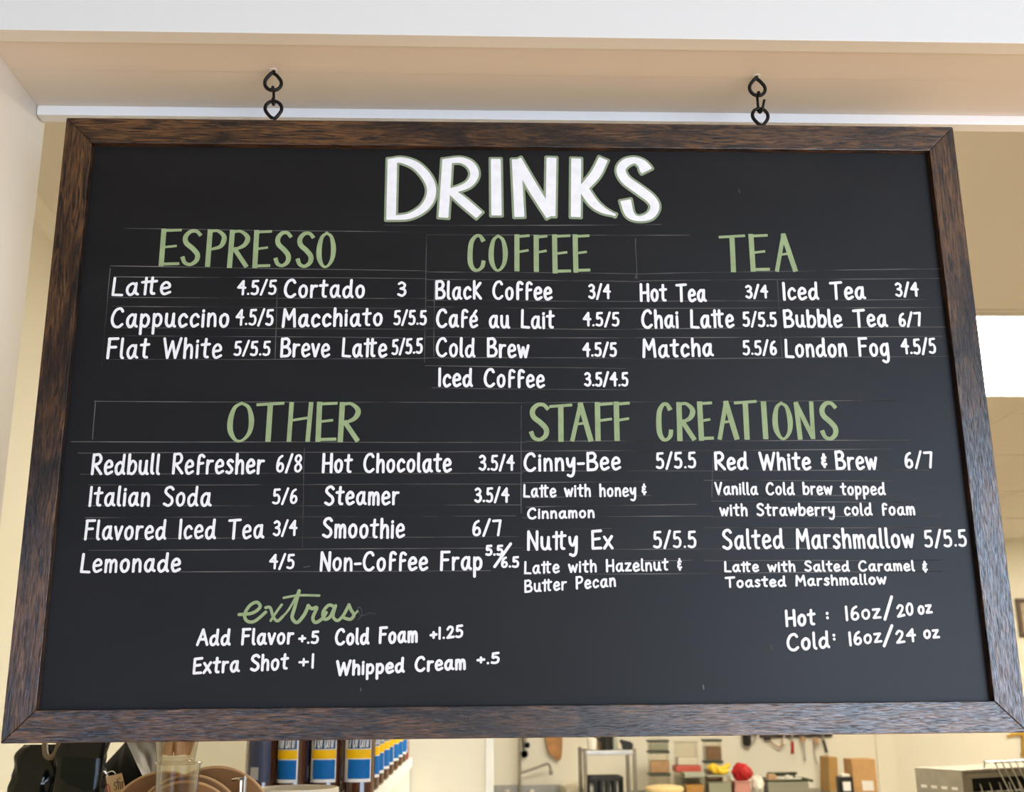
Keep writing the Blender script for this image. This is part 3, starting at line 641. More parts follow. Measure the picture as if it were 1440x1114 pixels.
# ================================================================ left end of the counter
def pz(py, Y): return at(720, py, Y).z
RZ = 1.29
mb = MB(); a = at(-30, 1060, .45); b = at(486, 1060, .9)
mb.box(-1.30, b.x, 0.36, 1.12, 1.265, RZ, 0.003); mb.box(-1.28, -1.255, 0.38, 1.1, 1.101, 1.265); mb.box(b.x - .045, b.x - .02, 0.38, 1.1, 1.101, 1.265); mb.box(-.8, -.775, 0.38, 1.1, 1.101, 1.265)
tag(mb.build('shelf_riser', M['counter']), 'low cream shelf on the counter carrying the black coffee bags and brown trays', 'shelf')

def wrinkle(p, amp, sc, seed):
    v = Vector((p.x * sc + seed, p.y * sc - seed, p.z * sc * 0.8))
    return amp * (abs(noise.noise(v)) * 1.6 + 0.5 * noise.noise(v * 2.3) - 0.45)
def bag_mesh(cx, Y, z0, z1, w, d, seed, amp=.006, sc=22, lean=0.0, shoulder=.8, n=56, rows=34, pinch=.16, twist=0.0, flat=0.0):
    m = MB(); rings = []
    for k in range(rows + 1):
        h = k / rows; z = z0 + (z1 - z0) * h
        ww = w / 2 * (0.93 + .07 * math.sin(PI * min(h / .8, 1))) * (1 if h < .78 else 1 - (1 - shoulder) * ((h - .78) / .22) ** 1.5)
        dd = d / 2 * (1.0 if h < .5 else 1 - (1 - pinch) * ((h - .5) / .5) ** 1.4)
        ring = []
        for i in range(n):
            a = 2 * PI * i / n; c, s = math.cos(a), math.sin(a); e = 0.5
            x = ww * math.copysign(abs(c) ** e, c); y = dd * math.copysign(abs(s) ** e, s)
            p = Vector((x, y, z)); nrm = Vector((c, s, 0)); ed = min(1, h * 8)
            q = p + nrm * wrinkle(Vector((x, y, z)), amp, sc, seed) * ed * (1 - flat * (1 if s < -.5 else 0))
            ang = twist * h; x2 = q.x * math.cos(ang) - q.y * math.sin(ang); y2 = q.x * math.sin(ang) + q.y * math.cos(ang)
            ring.append(m.bm.verts.new((cx + x2 + lean * h, Y + y2, q.z)))
        rings.append(ring)
    for k in range(rows):
        for i in range(n): m.bm.faces.new((rings[k][i], rings[k][(i + 1) % n], rings[k + 1][(i + 1) % n], rings[k + 1][i]))
    m.bm.faces.new(rings[0][::-1]); m.bm.faces.new(rings[-1]); return m
Yb = .81; s_ = 1 / ppm(Yb)
def bag(px0, px1, Y, ytop, seed, label, name='coffee_bag', mt='foil', **kw):
    cx = at((px0 + px1) / 2, 1085, Y).x; w = (px1 - px0) / ppm(Y); z1 = pz(ytop, Y)
    t = thing(name, label, 'coffee bag', (cx, Y, RZ), 0, 'coffee bags on the shelf')
    bag_mesh(cx, Y, RZ, z1, w, .062, seed, **kw).build('bag_body', M[mt], t, smooth=50)
    return t, cx, w, z1
t1, cx, w, z1 = bag(18, 84, .865, 1040, 3.1, 'crumpled glossy black foil coffee bag, leftmost on the shelf', amp=.009, sc=30, shoulder=.72, flat=0)
m = MB(); p = at(73, 1052, .835); m.tube(smoothpts([(p.x - .016, .84, p.z + .012), (p.x - .008, .83, p.z - .012), (p.x + .004, .828, p.z - .016), (p.x + .012, .829, p.z - .004), (p.x + .013, .834, p.z + .01)]), .0055, 8); m.build('tin_tie', M['tietan'], t1)
t2, cx, w, z1 = bag(80, 150, .79, 1030, 8.4, 'glossy dark green black coffee bag with a tan paper tag at its side', amp=.011, sc=24, shoulder=.97, flat=.7)
m = MB(); a = at(84, 1066, .76); b = at(139, 1066, .76)       # smooth front face of the bag below its folded top
N = 16; g_ = []
for i in range(N + 1):
    col = []
    for k in range(N + 1):
        u = i / N; v = k / N; x = a.x + (b.x - a.x) * u; z = RZ + .002 + (a.z - .004 * u - RZ) * v
        bul = .006 * math.sin(PI * u) ** .6
        col.append(m.bm.verts.new((x, .770 - bul + .0025 * noise.noise(Vector((x * 18, 0, z * 14))), z)))
    g_.append(col)
for i in range(N):
    for k in range(N): m.bm.faces.new((g_[i][k], g_[i + 1][k], g_[i + 1][k + 1], g_[i][k + 1]))
bmesh.ops.solidify(m.bm, geom=m.bm.faces[:], thickness=.004); m.build('front_panel', M['foil_green'], t2, smooth=60)
# the tag
YT = .745
c4 = [at(148.5, 1092.5, YT), at(171, 1087.5, YT), at(180, 1126, YT), at(155, 1131, YT)]
m = MB(); m.prism([(q.x, q.z) for q in c4], 'y', YT, YT + .0015, .0003)
tg = tag(m.build('paper_tag', M['tagpaper'], None), 'small tan paper tag printed stir, hanging beside the black coffee bags', 'tag')
YL_KEEP = YL
YL = YT - .0004
ink = Ink()
for q, wd_ in ((((163.6, 1101), (161.3, 1100.5), (160.6, 1104), (163.4, 1106.5), (163, 1111), (160.4, 1110.6)), 1.0), (((165.2, 1096), (166.8, 1110)), 1.3), (((163.6, 1100.6), (168, 1099.8)), .9), (((168.6, 1100), (169.9, 1110)), 1.3), (((167.6, 1094.2), (167.9, 1095)), 1.4), (((171.6, 1099.6), (172.8, 1109.6)), 1.3), (((171.9, 1102), (173, 1099.6), (174.6, 1100)), .9)): ink.stroke(q, wd_)
ink.done('tag_lettering', M['ink'], tg, 'dark printed word stir')
ink = Ink(); ink.stroke(((151, 1115), (149.6, 1108), (151.5, 1103.5), (154, 1108), (154.6, 1116)), 1.6); ink.done('tag_emblem', M['redink'], tg, 'red printed emblem')
YL = YL_KEEP
m = MB(); q = at(150, 1090, YT); m.tube(smoothpts([(q.x, YT + .0006, q.z - .001), (q.x + .002, YT - .001, q.z + .004), (q.x + .009, YT + .004, q.z + .006), (q.x + .012, YT + .012, q.z + .001)]), .0009, 6); m.build('tag_string', M['whiteplastic'], tg)
# matte bag with a grey gusset
def gusset_bag():
    t = thing('coffee_bag', 'slanted black coffee bag with a grey matte side, standing right of the paper tag', 'coffee bag', (at(190, 1090, .93).x, .93, RZ), 0, 'coffee bags on the shelf')
    def colm(px0, py0, px1, py1, Y, n=14):
        a = at(px0, py0, Y); b = at(px1, py1, Y); k = (b.z - RZ) / (b.z - a.z) if abs(b.z - a.z) > 1e-6 else 0
        e = b + (b - a) * ((RZ - b.z) / (b.z - a.z)); return [a + (e - a) * (i / n) for i in range(n + 1)]
    L = colm(176, 1036, 166, 1114, .99); L = colm(176, 1044, 150, 1072, .99)
    A = colm(176, 1040, 211, 1114, .88); R = colm(231, 1040, 223, 1114, .95); B = colm(196, 1036, 192, 1114, 1.03)
    def sheet(P, Q, nn, amp, seed):
        m = MB(); g = []
        for i in range(nn + 1):
            c = []
            for k in range(len(P)):
                v = P[k].lerp(Q[k], i / nn); e = math.sin(PI * i / nn)
                v = v + Vector((0, -1, 0)) * (wrinkle(v, amp, 24, seed) * e); c.append(m.bm.verts.new(v))
            g.append(c)
        for i in range(nn):
            for k in range(len(P) - 1): m.bm.faces.new((g[i][k], g[i + 1][k], g[i + 1][k + 1], g[i][k + 1]))
        return m
    m = sheet(L, A, 14, .012, 2.2); m2 = sheet(A, R, 14, .012, 5.5)
    for (P, Q) in ((R, B), (B, L)):
        vs = [[m.bm.verts.new(x) for x in P], [m.bm.verts.new(x) for x in Q]]
        for k in range(len(P) - 1): m.bm.faces.new((vs[0][k], vs[1][k], vs[1][k + 1], vs[0][k + 1]))
    for j in (0, -1): m.poly([L[j], A[j], R[j], B[j]])
    m.build('bag_body', M['blackbag'], t, smooth=50); m2.build('side_gusset', M['matte'], t, smooth=50)['label'] = 'grey matte side gusset'
gusset_bag()

# clear cups with brown sleeves in them
def cup(px, pytop, Y, r, hgt, label, zbase=None):
    c = at(px, pytop, Y); zb = c.z - hgt if zbase is None else zbase; rb = r * .74
    t = thing('plastic_cup', label, 'cup', (c.x, Y, zb), 0, 'clear plastic cups')
    m = MB(); m.lathe([(rb - .003, zb + .003), (rb, zb), (rb + .001, zb + .004), (r, c.z), (r - .0012, c.z), (rb - .001, zb + .005), (.0001, zb + .005)], (c.x, Y, 0), 40); m.build('cup_wall', M['clear'], t)
    m = MB(); m.tube([(c.x + (r + .0006) * math.cos(2 * PI * i / 40), Y + (r + .0006) * math.sin(2 * PI * i / 40), c.z) for i in range(40)], .0018, 8, True); m.build('cup_rim', M['clear'], t)
    return c, zb
c, zb = cup(251, 1073, .50, .0345, 0, 'clear plastic cup, lower of the two beside the brown round trays', RZ)
c2, zb2 = cup(251, 1012, .50, .0385, 0, 'clear plastic cup of brown sleeves, stacked on the lower clear cup', c.z + .0025)
for i, (dx, dy, ax) in enumerate(((-.011, -.010, .3), (.009, -.014, -.25), (.012, .010, .5))):
    m = MB(); rr = .0095
    Mx = Matrix.Translation((c2.x + dx, .50 + dy, zb2 + .010)) @ Matrix.Rotation(ax * .5, 4, 'Y')
    m.lathe([(rr * .82, 0), (rr * .85, .003), (rr, .052), (rr * .86, .053), (rr * .7, .004)], n=24, M=Mx)
    tag(m.build('paper_sleeve', M['wafer']), 'brown paper piece standing in the upper clear cup, %s' % ('left one', 'front right one', 'rear right one')[i], 'sleeve', 'brown pieces in the clear cup')

# round brown trays on edge
for (px, py, rp, Y, lab) in ((300, 1156, 80, .60, 'round brown tray with pale edge, rearmost and farthest right of the row'), (263, 1160, 77.5, .56, 'round brown tray with tan rim, second of the row, left of the rearmost'), (259, 1161.5, 74.5, .545, 'round brown tray with tan rim, in front of the second tray'), (226, 1166, 75, .635, 'round brown tray standing behind the clear plastic cups')):
    c = at(px, py, Y); r = rp / ppm(Y); c.z = RZ + r + .0005
    t = thing('round_tray', lab, 'tray', (c.x, Y, RZ), 0, 'round brown trays on edge')
    m = MB(); m.lathe([(.0001, -.002), (r - .003, -.002), (r - .001, .0), (r - .001, .004), (.0001, .004)], (c.x, Y, c.z), 64, 'y'); m.build('tray_disc', M['lid_brown'], t)
    m = MB(); m.tube([(c.x + (r - .0018) * math.cos(2 * PI * i / 72), Y - .001, c.z + (r - .0018) * math.sin(2 * PI * i / 72)) for i in range(72)], .0022, 8, True); m.build('tray_rim', M['lid_rim'], t)
m = MB(); q = at(341, 1098, .57); k = 1 / ppm(.57)
m.tube(smoothpts([(q.x - 14 * k, .575, q.z + 1 * k), (q.x - 6 * k, .57, q.z + 2 * k), (q.x + 3 * k, .57, q.z + 1 * k), (q.x + 3.6 * k, .57, q.z - 6 * k), (q.x + 3.6 * k, .57, RZ)]), .0026, 8)
m.tube([(q.x - 2.5 * k, .572, q.z + 1 * k), (q.x - 2.5 * k, .572, RZ)], .0026, 8)
tag(m.build('wire_holder', M['chrome']), 'bent chrome wire holder beside the round brown trays', 'wire holder')
# tub in front of the bottles
Y = .90; c = at(418, 1108, Y); r = 54.5 / ppm(Y)
m = MB(); m.lathe([(r * .82, RZ), (r * .83, RZ + .002), (r * .985, c.z - .012), (r, c.z - .011), (r, c.z), (r - .003, c.z + .0008), (r - .0045, c.z - .002), (r * .8, RZ + .006), (.0001, RZ + .006)], (c.x, Y, 0), 56)
tag(m.build('round_tub', M['tub']), 'open cream round tub standing in front of the syrup bottles', 'tub')

# ================================================================ syrup ledge and bottles
LZ = 1.368; LX0, LX1 = -.70, -.297
t = thing('syrup_ledge', 'cream ledge running back to the partition under the syrup bottles', 'ledge', (-.5, 2.4, 1.1))
m = MB(); m.box(LX0, LX1, 1.52, PYW - .012, LZ - .036, LZ, .003); m.build('ledge_top', M['trim'], t)
m = MB(); m.box(LX0 + .02, LX1 - .012, 1.55, PYW - .014, 1.101, LZ - .036); m.build('ledge_body', M['kwall'], t)
xa = at(357, 1080, 1.62).x; xb = at(377, 1080, 1.62).x
mb = MB(); mb.box(xa, xb, 1.60, 1.66, LZ + .0005, 1.80, .002); struct(mb, 'trim_8', M['kwall'])
BR = .0375
def arc(m, r, a0, a1, z0, z1, th=.0007, n=18):
    m.lathe([(r, z0), (r + th, z0), (r + th, z1), (r, z1), (r, z0)], n=n, a0=a0, a1=a1); return m
def make_bottle(glass, gname):
    t = thing('syrup_bottle', 'x', 'bottle', (0, 0, 0), 0, 'syrup bottles on the ledge')
    m = MB(); m.lathe([(.0001, .002), (BR * .86, 0), (BR, .006), (BR, .185), (BR * .96, .2), (BR * .72, .222), (BR * .42, .245), (.0135, .262), (.0132, .288), (.0145, .289), (.0145, .296), (.0001, .297)], n=40); m.build('bottle_glass', M[glass], t)
    m = MB(); m.lathe([(.0148, .289), (.0152, .290), (.0152, .310), (.0138, .312), (.0001, .312)], n=24); m.build('bottle_cap', M['cap'], t)
    A = -PI / 2
    m = MB(); arc(m, BR + .0003, A - 1.05, A + 1.05, .032, .176); lab = m.build('front_label', M['lwhite'], t)
    m = MB(); arc(m, BR + .0012, A - .62, A + .95, .040, .086, .0004); m.build('blue_field', M['blue'], lab)
    m = MB(); arc(m, BR + .0012, A - .62, A + .95, .112, .170, .0004); m.build('upper_field', M['deepblue'], lab)
    m = MB(); arc(m, BR + .0014, A - .80, A + 1.0, .0885, .110, .0006); m.build('yellow_band', M['yellow'], lab)
    m = MB()                                         # slanted white script on the upper field
    text = 'Torani'; xs = 0; hh = .045; tot = sum(G[c][0] + .12 for c in text)
    for ch in text:
        wd_, st = glyph_strokes(ch)
        for q in st:
            P3 = []
            for p in smoothpts([(a_ + xs, b_, 0) for a_, b_ in q], 4):
                an = A - .60 + (p.x + .28 * p.y) / tot * 1.4; P3.append(((BR + .0019) * math.cos(an), (BR + .0019) * math.sin(an), .115 + p.y * hh))
            if len(P3) > 1: m.tube(P3, .0013, 5)
        xs += wd_ + .12
    m.build('label_script', M['lwhite'], lab, smooth=60)
    m = MB(); arc(m, BR + .0003, A + 1.75, A + 3.3, .034, .176); bl = m.build('back_label', M['backlabel'], t)
    m = MB(); arc(m, BR + .0011, A + 1.95, A + 2.5, .040, .070, .0004); m.build('barcode', M['barcode'], bl)
    return t
bot = make_bottle('amber', 'amber'); rbot = make_bottle('redsyrup', 'red')
for ob in (rbot,): ob.name = 'syrup_bottle'
col = [(3.0, -.12), (3.16, .55), (3.34, .35), (3.55, .7), (3.78, .25), (4.02, .6), (4.28, .4), (4.52, .7), (4.72, .5)]
names = ['nearest', 'second', 'third', 'fourth', 'fifth', 'sixth', 'seventh', 'eighth', 'farthest']
first = True
for (x, d, rot, lb) in [(-.341, d, r_, 'blue and yellow labelled syrup bottle, %s in the row along the ledge edge' % n_) for (d, r_), n_ in zip(col, names)] + [
        (-.4255, 3.0, -.22, 'blue and yellow labelled syrup bottle, second from right in the front row'), (-.508, 3.0, -.6, 'blue and yellow labelled syrup bottle, third from right in the front row'), (-.588, 3.0, -2.5, 'dark syrup bottle turned to its back label, leftmost in the front row'),
        (-.4255, 3.12, 2.9, 'amber syrup bottle in the second row, behind the second from right'), (-.508, 3.12, 2.7, 'amber syrup bottle in the second row, behind the third from right'), (-.588, 3.12, 2.4, 'amber syrup bottle in the second row, behind the leftmost')]:
    src = rbot if (d == 4.72) else bot
    y = d + CP.y
    if src is rbot: src.location = (x, y, LZ); src['label'] = 'red syrup bottle, farthest along the ledge edge beside the partition'; continue
    if first: src.location = (x, y, LZ); src.rotation_euler.z = rot; src['label'] = lb; first = False
    else: dup(src, (x, y, LZ), rot, lb)

# ================================================================ kitchen wall: sink, rack, hanging things
SY = 6.25; k6 = 1 / ppm(6.58)
sx0 = at(693, 1110, 6.55).x; sx1 = at(788, 1110, 6.55).x
t = thing('kitchen_sink', 'steel kitchen sink with high backsplash below the thin faucet', 'sink', ((sx0 + sx1) / 2, SY, 0))
zt = pz(1104, 6.55)
m = MB(); m.box(sx0, sx1, 6.54, 6.575, .86, zt, .004); m.build('backsplash', M['dsteel'], t)
m = MB(); m.box(sx0, sx1, 5.95, 6.54, .60, .63); m.box(sx0, sx0 + .02, 5.95, 6.54, .63, .90, .003); m.box(sx1 - .02, sx1, 5.95, 6.54, .63, .90, .003); m.box(sx0, sx1, 5.93, 5.95, .60, .90, .003); m.build('basin', M['dsteel'], t)
for x in (sx0 + .03, sx1 - .06):
    for y in (5.97, 6.48): m = MB(); m.box(x, x + .03, y, y + .03, 0, .60); m.build('leg', M['dsteel'], t)
t = thing('faucet', 'tall thin steel faucet with a raised swing spout over the sink', 'faucet', (at(731, 1100, 6.5).x, 6.5, .9))
q = lambda px, py, Y=6.5: at(px, py, Y)
b0 = q(731, 1108)
m = MB(); m.tube([(b0.x, 6.5, .86), (b0.x, 6.5, pz(1090, 6.5)), (q(730.3, 1030).x, 6.5, pz(1000, 6.5))], .0105, 10); m.build('riser_pipe', M['dsteel'], t)
m = MB(); m.tube(smoothpts([q(731, 1088), q(750, 1081.5), q(768, 1074.8), q(772, 1075.5), q(774, 1080), q(775, 1089)]), [.011] * 33 + [.0105, .011, .012, .014, .016, .017, .017, .016] if False else .0085, 10); m.tube([q(774.8, 1084), q(775.1, 1090)], .014, 10); m.build('spout', M['dsteel'], t)
for px in (713, 748): m = MB(); p = q(px, 1113, 6.5); m.lathe([(.012, -.06), (.014, -.01), (.018, .0), (.012, .01), (.0001, .011)], p, 14); m.build('tap_knob', M['whiteplastic'], t)
m = MB(); p0 = at(789, 1110, 6.5); m.box(p0.x + .005, at(818, 1110, 6.5).x, 6.2, 6.57, .84, pz(1104, 6.5), .02); m.box(p0.x + .03, at(816, 1110, 6.5).x, 6.25, 6.5, 0, .84); tag(m.build('drain_cabinet', M['tub']), 'cream cabinet with rounded top between the sink and the wire rack', 'cabinet')
# ladles on the wall
for (px, py, r, lab, mt) in ((737.5, 1060.5, 5.2, 'small steel ladle with round bowl hanging left of the cutting board', 'dsteel'), (741, 1048, 4.2, 'second small steel ladle hanging higher, just right of the first', 'steel')):
    c = at(px, py, 6.56); t = thing('ladle', lab, 'ladle', (c.x, 6.56, c.z), 0, 'ladles on the kitchen wall')
    m = MB(); rr = r * k6; m.lathe([(rr, 0), (rr * .92, rr * .4), (rr * .55, rr * .8), (.0001, rr * .95), (rr * .5, rr * .7), (rr * .85, rr * .35), (rr * .93, 0)], n=20, axis='y', c=(c.x, 6.545, c.z)); m.build('ladle_bowl', M[mt], t)
    m = MB(); m.tube([(c.x - .004, 6.555, c.z + rr * .8), (c.x - .012, 6.575, c.z + .16), (c.x - .012, 6.585, c.z + .27)], .0065, 8); m.tube([(c.x - .012, 6.6, c.z + .262), (c.x - .012, 6.565, c.z + .262), (c.x - .012, 6.565, c.z + .28)], .004, 6); m.build('ladle_handle', M['ink'] if py > 1055 else M[mt], t)
# wooden board
m = MB(); pts = smoothpts([(p_.x, p_.z, 0) for p_ in [at(a_, b_, 6.56) for a_, b_ in ((766, 1000), (766, 1030), (768, 1046), (771.5, 1059), (778, 1065), (784.5, 1069.5), (789, 1067), (790.6, 1055), (791, 1030), (791, 1000))]], 4)
m.prism([(p.x, p.y) for p in pts], 'y', 6.56, 6.585, .004)
x_ = at(778, 1000, 6.56); m.tube([(x_.x, 6.6, x_.z - .01), (x_.x, 6.57, x_.z - .01)], .005, 6)
tag(m.build('cutting_board', M['board_wood']), 'rounded brown wooden board hanging on the wall above the faucet', 'cutting board')

# wire rack
RY = 5.8; kr = 1 / ppm(RY); ztop = pz(1057.5, RY)
rx0, rx1 = at(822.5, 1060, RY).x, at(892, 1060, RY).x
t = thing('wire_rack', 'steel shelving rack with two shelves between the wooden board and the container stacks', 'rack', ((rx0 + rx1) / 2, RY + .15, 0))
for x in (rx0, rx1):
    for y in (RY, RY + .32): m = MB(); m.tube([(x, y, 0), (x, y, ztop + .012)], .012, 12); m.build('post', M['dsteel'], t)
zs2 = pz(1128, RY)
for z in (ztop, zs2):
    m = MB(); m.box(rx0, rx1, RY - .008, RY + .008, z - .026, z, .003); m.box(rx0, rx1, RY + .312, RY + .328, z - .026, z, .003)
    for i in range(14): x = rx0 + (rx1 - rx0) * (i + .5) / 14; m.box(x - .006, x + .006, RY, RY + .32, z - .006, z)
    m.build('shelf', M['steel'], t)
YM = RY + .12
def lathe_item(name, lab, cat, px, Y, z0, prof, mt, group=None, sc=1.0):
    x = at(px, 1080, Y).x; m = MB(); m.lathe([(r * sc, h * sc) for r, h in prof], (x, Y, z0 + .0006), 24); return tag(m.build(name, M[mt]), lab, cat, group)
lathe_item('pink_tumbler', 'pale pink tumbler at the left end of the rack top', 'tumbler', 833.5, YM, ztop, [(.026, 0), (.030, .004), (.033, .062), (.028, .072), (.0001, .074)], 'pink' if False else 'whitecon')
lathe_item('spice_jar', 'small brown jar with pale lid beside the tall black canister on the rack', 'jar', 841.5, YM + .07, ztop, [(.028, 0), (.03, .004), (.03, .05), (.024, .055), (.030, .056), (.030, .078), (.0001, .08)], 'tan')
x = at(853.5, 1050, YM).x; t = thing('black_canister', 'tall black canister in the middle of the rack top', 'canister', (x, YM, ztop))
m = MB(); m.lathe([(.034, 0), (.037, .005), (.036, .06), (.042, .075), (.045, .14), (.040, .15), (.0001, .152)], (x, YM, ztop + .0006), 28); m.build('canister_body', M['blackplastic'], t)
m = MB(); m.tube(smoothpts([(x - .04, YM, ztop + .13), (x - .07, YM, ztop + .12), (x - .068, YM, ztop + .08), (x - .037, YM, ztop + .055)]), .007, 8); m.build('handle', M['blackplastic'], t)
lathe_item('clear_bottle', 'slim pale bottle between the two black items on the rack', 'bottle', 866, YM, ztop, [(.014, 0), (.016, .003), (.016, .06), (.009, .085), (.009, .11), (.0001, .111)], 'mist')
x = at(880.5, 1050, YM).x; t = thing('black_scoop', 'small black scoop-shaped item at the right end of the rack top', 'scoop', (x, YM, ztop))
m = MB(); m.prism([(x - .022, ztop + .0006), (x + .034, ztop + .0006), (x + .04, ztop + .03), (x + .03, ztop + .048), (x - .03, ztop + .062), (x - .042, ztop + .052), (x - .026, ztop + .03)], 'y', YM - .03, YM + .03, .006); m.build('scoop_body', M['blackplastic'], t)
m = MB(); m.box(x + .030, x + .046, YM - .012, YM + .012, ztop + .012, ztop + .04, .004); m.build('scoop_handle', M['dsteel'], t)
# dark cutlery crate on the rack
x0, x1 = at(827, 1100, RY + .05).x, at(874, 1100, RY + .05).x; zc = pz(1094, RY + .05)
t = thing('black_crate', 'black crate holding pale tumblers on the lower shelf of the rack', 'crate', ((x0 + x1) / 2, RY + .14, zs2))
m = MB(); z0 = zs2 + .001
for i in range(6): xx = x0 + (x1 - x0) * i / 5; m.box(xx - .008, xx + .008, RY + .03, RY + .05, z0, zc, .002)
m.box(x0, x1, RY + .031, RY + .049, zc - .024, zc, .003); m.box(x0, x1, RY + .24, RY + .26, z0, zc, .003); m.box(x0, x1, RY + .03, RY + .26, z0, z0 + .01); m.box(x0 - .008, x0 + .004, RY + .03, RY + .26, z0, zc); m.box(x1 - .004, x1 + .008, RY + .03, RY + .26, z0, zc); m.box(x0, x1, RY + .12, RY + .13, z0, zc - .01); m.build('crate_frame', M['blackplastic'], t)
for i, (f_, h_) in enumerate(((.12, .085), (.44, .115), (.63, .09), (.85, .12))):
    xx = x0 + (x1 - x0) * f_; m = MB(); m.lathe([(.013, 0), (.015, .003), (.017, h_ - .03), (.012, h_ - .018), (.018, h_ - .01), (.012, h_), (.0001, h_ + .001)], (xx, RY + .085, z0 + .0105), 18)
    tag(m.build('slim_tumbler', M['whiteplastic'] if i in (0, 3) else M['mist']), '%s pale slim bottle standing in the black crate' % ('leftmost', 'second', 'third', 'rightmost')[i], 'bottle', 'slim bottles in the black crate')

# work counter along the wall
CZ = 1.0
cx0, cx1 = at(899, 1110, 6.2).x, at(1238, 1110, 6.2).x
t = thing('work_counter', 'long steel work counter under the stacked food containers', 'counter', ((cx0 + cx1) / 2, 6.25, 0))
m = MB(); m.box(cx0, cx1, 5.82, 6.59, CZ - .04, CZ, .004); m.build('worktop', M['dsteel'], t)
for x in (cx0 + .05, cx1 - .09):
    for y in (5.86, 6.5): m = MB(); m.box(x, x + .04, y, y + .04, 0, CZ - .04); m.build('leg', M['dsteel'], t)
def container(px0, px1, py0, py1, Y, lidh, lidmat, con, f0, lab, zb=None, d=.13, body='clear', group='food containers on the kitchen counter'):
    """px box of the front face; contents fill the lower f0 of the body"""
    x0, x1 = at(px0, 1080, Y).x, at(px1, 1080, Y).x; z1 = pz(py0, Y); z0 = (pz(py1, Y) if zb is None else zb) + .0008; lh = lidh / ppm(Y)
    t = thing('food_container', lab, 'container', ((x0 + x1) / 2, Y + d / 2, z0), 0, group)
    ins = .006
    m = MB(); m.box(x0 + ins, x1 - ins, Y + ins, Y + d - ins, z0, z1 - lh, .008, 3); m.build('container_body', M[body], t)
    m = MB(); m.box(x0, x1, Y, Y + d, z1 - lh, z1, .006, 3); m.build('container_lid', M[lidmat], t)
    if con:
        m = MB(); m.box(x0 + ins + .003, x1 - ins - .003, Y + ins + .003, Y + d - ins - .003, z0 + .003, z0 + (z1 - lh - z0) * f0, .006, 2); m.build('contents', M[con], t)
    return z1
Y = 6.2
# first stack, bottom up
z = container(914, 943, 1090.5, 0, Y, 3.5, 'darkgreen', 'mist', .5, 'clear container with dark lid at the bottom of the left container stack', CZ)
z = container(914, 943, 1058.5, 0, Y, 3.5, 'darkgreen', 'tancon', .62, 'clear container of tan food in the middle of the left container stack', z)
z = container(914, 943, 1043, 0, Y, 3.2, 'darkgreen', 'mist', .85, 'shallow clear container on top of the left container stack', z)
# second stack
z = container(950, 986, 1080, 0, Y, 8, 'redlid', 'mist', .8, 'clear container with a red lid in the middle of the counter stacks', CZ)
z = container(952, 984, 1045, 0, Y, 2.5, 'clear', 'whitecon', .36, 'tall clear container with white contents standing on the red lid', z)
container(962, 991, 1090, 0, Y - .16, 6.5, 'mist', 'orangecon', .62, 'container of orange food with grey green lid in front of the red-lidded one', CZ)
# third stack
z = container(993, 1018, 1073, 0, Y, 4, 'darkgreen', 'browncon', .8, 'clear container at the bottom of the right container stack behind the bananas', CZ)
z = container(993, 1018, 1043, 0, Y, 3.2, 'darkgreen', 'browncon', .74, 'clear container of brown food on top of the right container stack', z)
zb_ = container(994, 1029, 1094.5, 0, Y - .18, 1.5, 'mist', 'mist', .7, 'pale glass bin under the yellow bananas', CZ)
kb = 1 / ppm(Y - .12)
for i, (pp, lab) in enumerate(((((1001, 1081), (1003, 1087), (1008, 1090.5), (1014, 1091)), 'yellow banana at the left of the bunch'), (((1010, 1085), (1013, 1090), (1018, 1091.5), (1024, 1088)), 'yellow banana in the front of the bunch'), (((1011, 1080.5), (1016, 1081), (1021, 1078.5), (1026, 1074.5)), 'yellow banana on top of the bunch'), (((996, 1082), (1000, 1078), (1004, 1077), (1009, 1080)), 'yellow banana at the back left of the bunch'))):
    Yb_ = Y - .125 + (0, -.025, .01, .03)[i]
    P3 = smoothpts([at(a_, b_, Yb_) for a_, b_ in pp], 5); n_ = len(P3)
    dz = max(0, zb_ + .018 - min(p.z for p in P3)) if i < 2 else 0
    P3 = [p + Vector((0, 0, dz)) for p in P3]
    rs = [.0165 * (.35 + .65 * math.sin(PI * (.12 + .76 * j / (n_ - 1))) ** .6) for j in range(n_)]
    m = MB(); m.tube(P3, rs, 10); tag(m.build('banana', M['banana']), lab, 'banana', 'bananas on the glass bin')
# tubs, bags and boxes along the counter
Yq = 5.93; c = at(934, 1104, Yq); r = 26 / ppm(Yq)
t = thing('butter_tub', 'large pale yellow round tub with domed lid in front of the left container stack', 'tub', (c.x, Yq, CZ))
m = MB(); m.lathe([(r * .86, CZ + .0006), (r * .95, c.z - .03), (r * .9, c.z - .025), (.0001, c.z - .024)], (c.x, Yq, 0), 40); m.build('tub_body', M['butter'], t)
m = MB(); m.lathe([(r, c.z - .032), (r, c.z - .018), (r * .93, c.z - .008), (r * .5, c.z), (.0001, c.z + .001)], (c.x, Yq, 0), 40); m.build('tub_lid', M['butter'], t)
zc_ = container(1031, 1056, 1103, 0, Y - .15, 2, 'pink', 'pink', .9, 'pink plastic container under the red cloth', CZ, body='pink')
c = at(1043, 1090, Y - .09); m = MB()
res = bmesh.ops.create_icosphere(m.bm, subdivisions=4, radius=1)
hw, hh = 13.2 / ppm(Y - .09), 12.6 / ppm(Y - .09)
for v in res['verts']:
    p = v.co.copy(); k_ = 1 + .28 * noise.noise(p * 1.7 + Vector((3, 1, 2))) + .10 * noise.noise(p * 4.5)
    xx = p.x * hw * k_ + .012 * max(0, -p.z); zz = max(p.z * hh * k_, -hh * .93); v.co = Vector((c.x + xx * (1.0 if p.z < 0 else 1 - .45 * p.z) + (-.005 if p.z > .4 else 0), c.y + p.y * .055 * k_, zc_ + .001 + hh * .93 + zz))
